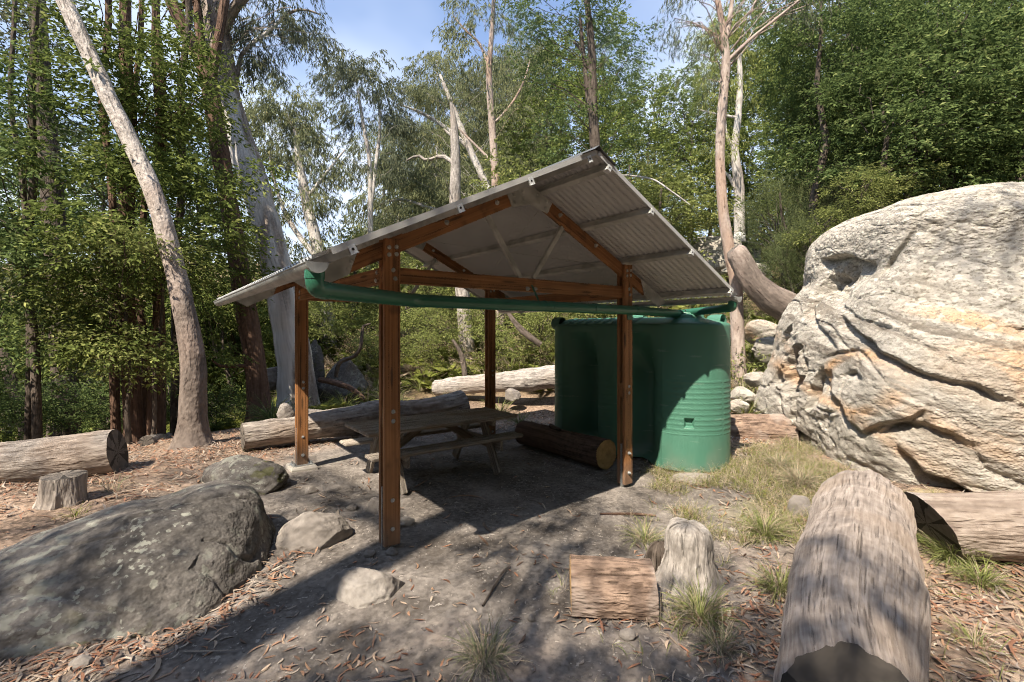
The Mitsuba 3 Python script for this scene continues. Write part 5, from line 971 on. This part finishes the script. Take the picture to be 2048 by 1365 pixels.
def blades(pos, rg, nb, L, W, tone, spread=.9, seg=5, dry=.1, up=.9, rad=.05):
    """Strap leaves arching out of each point."""
    K = len(pos); nbl = K * nb; b = np.repeat(np.asarray(pos, float), nb, 0); a = rg.uniform(0, 2 * np.pi, nbl); b = b + np.stack([np.cos(a), np.sin(a), 0 * a], 1) * rg.uniform(0, rad, (nbl, 1))
    a = a + rg.normal(0, .5, nbl); LL = np.repeat(np.broadcast_to(L, (K,)), nb) * rg.uniform(.55, 1.15, nbl); e = np.clip(rg.normal(up, .28, nbl), .15, 1.5); bend = spread * rg.uniform(.4, 1.3, nbl); t = np.linspace(0, 1, seg + 1)
    th = e[:, None] - bend[:, None] * t[None] * 1.6; ds = LL[:, None] / seg; x = np.cumsum(np.c_[np.zeros(nbl), np.cos(th[:, :-1]) * ds], 1); z = np.cumsum(np.c_[np.zeros(nbl), np.sin(th[:, :-1]) * ds], 1); z = np.maximum(z, -.01 + 0 * z)
    h = np.stack([np.cos(a), np.sin(a)], 1); c = np.stack([b[:, None, 0] + h[:, None, 0] * x, b[:, None, 1] + h[:, None, 1] * x, b[:, None, 2] + z], -1); tw = rg.normal(0, .5, nbl)
    s = np.stack([-h[:, 1] * np.cos(tw), h[:, 0] * np.cos(tw), np.sin(tw)], 1); w = W * rg.uniform(.6, 1.2, (nbl, 1)) * np.array([.8] + [1.0] * (seg - 2) + [.6, .05])[None] / 2
    v = np.stack([c + s[:, None] * w[..., None], c - s[:, None] * w[..., None]], 2).reshape(-1, 3); k = np.arange(nbl)[:, None] * (seg + 1) * 2; q = np.concatenate([np.array([[2 * i, 2 * i + 1, 2 * i + 3], [2 * i, 2 * i + 3, 2 * i + 2]]) for i in range(seg)])
    f = (k[:, None] + q[None]).reshape(-1, 3); ta, tb, tc = (np.array(y) for y in TONES[tone]); r = rg.random((nbl, 1)); col = ta + (tb - ta) * r; dd = rg.random(nbl) < dry; q2 = np.array(TONES['dry']); col[dd] = (q2[1] + (q2[2] - q2[1]) * rg.random((nbl, 1)))[dd]
    return v, f, np.repeat(col, (seg + 1) * 2, 0)
def bank_points(n, x0, x1, d0, d1, rg):
    x = rg.uniform(x0, x1, n); y = np.interp(x, FOOT[:, 0], FOOT[:, 1]) + rg.uniform(d0, d1, n); return np.stack([x, y, gz(x, y)], 1)
pts = np.vstack([bank_points(120, -5.2, 3.0, .6, 6, rf), bank_points(40, -9, -4, -2, 4, rf), bank_points(40, 4, 9, 3, 8, rf)])
v, f, c = scatter_ferns(pts, rf, 'yellow', .85); tag(put('fern', (v, f), 'leaf', False, color=c), 'bracken ferns, green and some dry brown, covering the bank behind the shelter', 'fern', kind='stuff')
pts = np.vstack([bank_points(330, -5.5, 9, .5, 9, rf), bank_points(40, -8, -3, -1, 3, rf)])
v, f, c = blades(pts, rf, 40, rf.uniform(.45, .95, len(pts)), .014, 'mid', dry=.35, spread=.75, up=1.05); tag(put('bank_grass', (v, f), 'leaf', False, color=c), 'long arching grass growing among the ferns on the bank', 'grass', kind='stuff')
v, f, c = foliage(bank_points(420, -5.5, 9, .8, 10, rf) + np.c_[np.zeros((420, 2)), rf.uniform(.1, .9, 420)], .36, 'broad', 'mid', 7, 8, .075, .034, rf, spray=.3, flat=.9); tag(put('low_shrubs', (v, f), 'leaf', False, color=c), 'low leafy undergrowth filling the bank between ferns and grass', 'undergrowth', kind='stuff')
v, f, c = foliage(bank_points(260, -9, 9, .7, 8, rf) + np.c_[np.zeros((260, 2)), rf.uniform(.1, .6, 260)], .36, 'fine', 'dry', 8, 10, .13, .010, rf, spray=.4, flat=.9); tag(put('dead_brush', (v, f), 'dry_leaf', False, color=c), 'dry brown brushwood tangled among the ferns', 'brushwood', kind='stuff')
def tussock(px, py, D, L, nb, W, tone, label, dry=.1, spread=.9, up=.9, rad=.07, seed=0, g=True):
    rg = np.random.default_rng(seed + 40); p = at(px, py, D) if D else gp(px, py)
    if D: p[2] = min(p[2], G(p[0], p[1]) + 3.0) if not g else G(p[0], p[1])
    v, f, c = blades(p[None], rg, nb, L, W, tone, spread, 6, dry, up, rad); return tag(put('grass_tussock', (v, f), 'leaf', False, color=c), label, 'grass')
for k, a in enumerate([(545, 812, 10.3, .85, 260, .012, 'dark', 'big dark strappy tussock between the long log and the reddish gum', .05), (600, 800, 10.6, .7, 160, .012, 'dark', 'strappy tussock beside the far left post above the long log', .05),
        (690, 790, 11.4, .7, 160, .012, 'mid', 'strappy tussock under the dark pointed boulder', .1), (790, 790, 11.6, .75, 140, .012, 'mid', 'tussock at the left end of the bleached log', .2), (880, 800, 11.2, .65, 130, .011, 'mid', 'bright tussock in front of the bleached log by the back post', .15),
        (1000, 805, 10.6, .6, 130, .011, 'mid', 'tussock between the back post and the green tank', .2), (1040, 830, 9.6, .4, 90, .009, 'dark', 'small dark tussock behind the right end of the picnic table', .2),
        (1490, 640, 10.6, .95, 190, .016, 'yellow', 'tall strappy tussock under the curved trunk beside the roof corner', .05), (1560, 570, 12.5, .9, 180, .014, 'yellow', 'bright strappy tussock above the curved trunk', .2), (1520, 600, 11.8, .8, 120, .014, 'yellow', 'second strappy tussock above the bend of the curved trunk', .1),
        (1600, 560, 11.5, .8, 120, .014, 'yellow', 'strappy tussock against the upper left side of the sandstone boulder', .3), (1492, 825, 8.5, .55, 120, .012, 'yellow', 'strappy tussock low between the tank and the boulder', .1), (430, 800, 11.8, .8, 180, .012, 'dark', 'dark tussock right of the leaning tree base', .05)]):
    tussock(*a, seed=k)
for k, a in enumerate([(1530, 1075, None, .30, 420, .0045, 'mid', 'dense green grass tussock left of the thick bark covered log', .35), (1290, 1085, None, .26, 200, .004, 'mid', 'grass tussock behind the bleached hollow stump', .35), (970, 1325, None, .24, 230, .004, 'gum', 'pale grass tussock in the centre foreground', .45),
        (1400, 1240, None, .28, 300, .0042, 'mid', 'sprawling grass tussock in front of the hollow stump', .4), (1560, 1185, None, .26, 260, .0042, 'mid', 'grass tussock hugging the left side of the bark covered log', .25), (1905, 1120, None, .30, 420, .005, 'mid', 'green grass tussock between the two right hand logs', .15),
        (1960, 1170, None, .22, 260, .0045, 'mid', 'grass tussock in front of the pinkish log', .25), (1860, 1080, None, .26, 220, .005, 'mid', 'grass tussock behind the bark covered log by the boulder', .2), (1600, 975, None, .34, 420, .0045, 'gum', 'straw coloured tussock at the foot of the boulder', .7), (1560, 940, None, .30, 300, .0045, 'gum', 'pale tussock at the left foot of the boulder', .55),
        (1440, 1300, None, .2, 160, .004, 'gum', 'thin dry grass below the hollow stump', .6), (1950, 1290, None, .16, 90, .004, 'mid', 'small sparse grass tuft right of the bark covered log', .4), (225, 985, None, .30, 40, .004, 'gum', 'few tall thin straws behind the dark boulder', .6), (490, 905, None, .22, 24, .004, 'gum', 'thin straws in front of the long log', .5), (150, 1035, None, .14, 40, .006, 'yellow', 'small green sprouts beside the low flat stump', .2)]):
    tussock(*a, spread=1.0, up=1.05 if k != 12 else 1.2, rad=.10, seed=k + 30)
# short grass on the right of the clearing
def near_grass():
    n = 9000; x = rf.uniform(1.6, 4.4, n); y = rf.uniform(4.2, 7.6, n); p = np.stack([x, y, 0 * x], 1); m = meshkit.fbm(p * 1.3, 3, 6) + .35 * np.exp(-((x - 3.0) / .9) ** 2 - ((y - 5.9) / 1.0) ** 2); k = m > .66; x, y = x[k], y[k]
    return np.stack([x, y, gz(x, y) - .005], 1)
q = near_grass(); v, f, c = blades(q, rf, 5, rf.uniform(.07, .26, len(q)), .0038, 'yellow', .9, 3, .55, 1.0, .04); tag(put('short_grass', (v, f), 'leaf', False, color=c), 'short pale green grass between the green tank and the boulder', 'grass', kind='stuff')
n = 230; x = rf.uniform(.1, 4.6, n); y = rf.uniform(1.9, 5.2, n); k = meshkit.fbm(np.stack([x, y, 0 * x], 1) * 1.5, 2, 15) + .12 * (x - 1.2) > .5; x, y = x[k], y[k]
v, f, c = blades(np.stack([x, y, gz(x, y)], 1), rf, 11, rf.uniform(.06, .24, len(x)), .0034, 'mid', 1.1, 4, .5, .9, .05); tag(put('sparse_grass', (v, f), 'leaf', False, color=c), 'thin scattered grass blades and weeds in the right foreground', 'grass', kind='stuff')
# ------------------------------------------------------------------ fallen leaves and twigs
LIT = np.array([[.34, .17, .105], [.40, .25, .165], [.26, .13, .085], [.44, .34, .26], [.32, .27, .235], [.18, .12, .09], [.46, .39, .32], [.25, .19, .155], [.36, .22, .15]])
def litter_leaf(n, rg, L, W, seg):
    t = np.linspace(0, 1, seg + 1); w = np.sin(t * np.pi) ** .75 * .5 * W[:, None] + .0004; cv = rg.normal(0, .9, (n, 1)); ar = rg.uniform(-.15, .32, (n, 1))
    x = L[:, None] * (t - .5); y = cv * L[:, None] * .35 * (t - .5) ** 2 * 2; z = ar * L[:, None] * (.25 - (t - .5) ** 2) + .004; fo = rg.uniform(-.5, .5, (n, 1)) * w
    return np.stack([np.stack([x, y + w, z + fo], -1), np.stack([x, y - w, z + fo], -1)], 2), t
def litter(x, y, z, rg, L, W, seg=4, tilt=.25):
    n = len(x); v, t = litter_leaf(n, rg, L, W, seg); v = v.reshape(n, -1, 3); a = rg.uniform(0, 6.28, n); b = rg.normal(0, tilt, n); c, s, cb, sb = np.cos(a), np.sin(a), np.cos(b), np.sin(b)
    X, Y, Z = v[..., 0] * cb[:, None] , v[..., 1], v[..., 2] + v[..., 0] * sb[:, None] * 1.0
    o = np.stack([X * c[:, None] - Y * s[:, None] + x[:, None], X * s[:, None] + Y * c[:, None] + y[:, None], Z + np.abs(L * sb)[:, None] * .45 + z[:, None]], -1)
    k = np.arange(n)[:, None] * (seg + 1) * 2; q = np.concatenate([np.array([[2 * i, 2 * i + 1, 2 * i + 3], [2 * i, 2 * i + 3, 2 * i + 2]]) for i in range(seg)]); f = (k[:, None] + q[None]).reshape(-1, 3)
    col = LIT[rg.integers(0, len(LIT), n)] * rg.uniform(.6, 1.1, (n, 1)); return o.reshape(-1, 3), f, np.repeat(col, (seg + 1) * 2, 0), o
def litter_field(n, rmin, rmax, rg):
    a = rg.uniform(-52, 52, n) * np.pi / 180; r = np.sqrt(rg.uniform(rmin ** 2, rmax ** 2, n)); x, y = r * np.sin(a), r * np.cos(a)
    d = np.stack([x - P0[0], y - P0[1]], 1); lx, ly = d @ UX, d @ UY; e = np.hypot((lx - 1.4) / 2.9, (ly - .8) / 3.3); p = np.stack([x, y, 0 * x], 1); m = meshkit.fbm(p * 1.1 + 3, 3, 66)
    keep = rg.random(n) < np.clip((e - .75) * 1.3, .07, 1) * np.clip((m - .28) * 3.2, .10, 1); return x[keep], y[keep]
x, y = litter_field(11500, 1.7, 4.2, rf); o = np.argsort(np.hypot(x, y)); x, y = x[o], y[o]; z = gz(x, y)
v, f, c, each = litter(x, y, z, rf, rf.uniform(.045, .105, len(x)), rf.uniform(.008, .017, len(x)), 4, .12)
fq = f[:8]; nl = 10
for i in range(min(280, len(x))):
    put('fallen_leaf', (v[i * nl:(i + 1) * nl], fq), 'dry_leaf', False, 'ground', color=c[i * nl:(i + 1) * nl])
m = 280 * nl; v1, f1, c1 = v[m:], f[280 * 8:] - m, c[m:]
x, y = litter_field(34000, 4.2, 11, rf); v2, f2, c2, _ = litter(x, y, gz(x, y), rf, rf.uniform(.06, .15, len(x)), rf.uniform(.014, .026, len(x)), 2)
def along(pts, n, w, rg):                                    # leaves drifted against the foot of things
    q = np.array(pts, float); t = rg.uniform(0, len(q) - 1, n); i = np.minimum(t.astype(int), len(q) - 2); p = q[i] + (q[i + 1] - q[i]) * (t - i)[:, None]; return p[:, 0] + rg.normal(0, w, n), p[:, 1] + rg.normal(0, w, n)
dx, dy = zip(*[along(a, n, w, rf) for a, n, w in (([[-2.75, 2.62], [-2.2, 2.72], [-1.88, 3.0], [-1.78, 3.5], [-1.85, 4.0]], 380, .10), ([[1.0, 2.2], [1.5, 2.9], [2.1, 3.8]], 420, .12), ([[1.75, 1.9], [2.4, 2.6], [3.0, 3.3], [3.6, 3.6]], 420, .22), ([[-5.0, 6.6], [-4.2, 7.0], [-3.0, 7.9]], 400, .2), ([[-6.2, 5.2], [-4.6, 5.9]], 350, .22), ([[.35, 3.08], [1.0, 3.05], [1.5, 3.2]], 160, .07), ([[4.0, 6.2], [3.8, 7.2]], 160, .15))])
dx, dy = np.concatenate(dx), np.concatenate(dy); v3, f3, c3, _ = litter(dx, dy, gz(dx, dy) + rf.uniform(0, .015, len(dx)), rf, rf.uniform(.05, .12, len(dx)), rf.uniform(.009, .018, len(dx)), 3, .18)
sx, sy = litter_field(900, 1.8, 7, rf); sx, sy = sx[:260], sy[:260]; v4, f4, c4, _ = litter(sx, sy, gz(sx, sy) + .004, rf, rf.uniform(.15, .5, len(sx)), rf.uniform(.012, .032, len(sx)), 5, .02)
v2, f2, c2 = np.vstack([v2, v3, v4]), np.vstack([f2, f3 + len(v2), f4 + len(v2) + len(v3)]), np.vstack([c2, c3, c4 * .75])
lk = put('leaf_litter', (np.vstack([v1, v2]), np.vstack([f1, f2 + len(v1)])), 'dry_leaf', False, 'ground', color=np.vstack([c1, c2])); labels[lk] = {'label': 'brown and orange fallen leaves strewn over the ground', 'kind': 'stuff'}
def twigs(n, rmin, rmax, rg):
    x, y = litter_field(n, rmin, rmax, rg); ms = []
    for a, b in zip(x, y):
        L = rg.uniform(.08, .35); th = rg.uniform(0, 6.28); k = np.linspace(-.5, .5, 4); P = np.stack([a + k * L * math.cos(th) + rg.normal(0, .012, 4), b + k * L * math.sin(th) + rg.normal(0, .012, 4), np.full(4, .006)], 1); P[:, 2] += gz(P[:, 0], P[:, 1]) + rg.uniform(0, .01, 4)
        ms.append(tube(P, rg.uniform(.002, .006) * np.array([1, .9, .7, .4]), 5)[:2])
    return cat(ms)
v, f = twigs(420, 1.8, 8, rf); lk = put('twigs', (v, f), 'twig', True, 'ground'); labels[lk] = {'label': 'thin dry twigs lying on the dirt', 'kind': 'stuff'}
def gravel(n, rg):
    a = rg.uniform(-50, 50, n) * np.pi / 180; r = np.sqrt(rg.uniform(1.7 ** 2, 7 ** 2, n)); x, y = r * np.sin(a), r * np.cos(a); z = gz(x, y); ico = trimesh.creation.icosphere(0); ms = []
    for i in range(n): ms.append((np.array(ico.vertices) * rg.uniform(.6, 1.3, (12, 1)) * rg.uniform(.003, .011) * [1, 1, .6] + [x[i], y[i], z[i]], np.array(ico.faces)))
    return cat(ms)
v, f = gravel(1500, rf); lk = put('pebbles', (v, f), 'stone', False, 'ground'); labels[lk] = {'label': 'small grey pebbles in the dirt', 'kind': 'stuff'}
def stick(label, pts, r, mat='bark_dark', seed=0, name='fallen_branch'):
    v, f, uv = tube(pts, r, 10, rough=.25, seed=seed, res=.03); return tag(put(name, (v, f), mat, True, uv=uv), label, 'branch')
g_ = lambda px, py, dz: gp(px, py) + [0, 0, dz]
stick('thin dark curved stick on the bare dirt in the centre foreground', [g_(965, 1215, .01), g_(985, 1185, .02), g_(1000, 1160, .03), g_(1020, 1135, .01)], [.006, .008, .008, .005], seed=1)
stick('long reddish bark strip lying on the dirt right of the shelter shade', [g_(1200, 1030, .012), g_(1255, 1031, .016), g_(1312, 1034, .012)], [.008, .012, .006], 'bark_red', 2)
stick('bent reddish branch lying over the dark pointed boulder', [at(640, 760, 12.4), at(690, 772, 12.0), at(730, 800, 11.8)], [.07, .075, .05], 'bark_red', 3)
stick('crooked grey branch rising from the dark pointed boulder', [at(672, 755, 12.3), at(680, 725, 12.3), at(710, 712, 12.4), at(722, 690, 12.4), at(726, 655, 12.5), at(742, 648, 12.5)], [.05, .055, .05, .045, .04, .02], 'bark_dark', 4)
stick('dead reddish branch sticking out left of the reddish gum', [at(510, 735, 11.1), at(470, 732, 10.9), at(445, 733, 10.8), at(425, 720, 10.7)], [.045, .05, .035, .02], 'bark_red', 5)
stick('grey dead branch leaning behind the back right post', [at(1082, 690, 12.6), at(1052, 668, 12.7), at(1030, 645, 12.9), at(1010, 615, 13.2)], [.09, .09, .07, .05], 'bark_dark', 6)
stick('grey dead branch lying along the bank under the silver trunk', [at(930, 760, 13.0), at(925, 720, 13.2), at(905, 680, 13.4)], [.08, .07, .04], 'bark_dark', 7)
stick('thin bare dead branch crossing the bright leaves right of the roof edge', [at(1240, 352, 15.5), at(1300, 358, 15.3), at(1345, 385, 15.2), at(1380, 410, 15.2)], [.035, .03, .025, .012], 'bark_white', 8)
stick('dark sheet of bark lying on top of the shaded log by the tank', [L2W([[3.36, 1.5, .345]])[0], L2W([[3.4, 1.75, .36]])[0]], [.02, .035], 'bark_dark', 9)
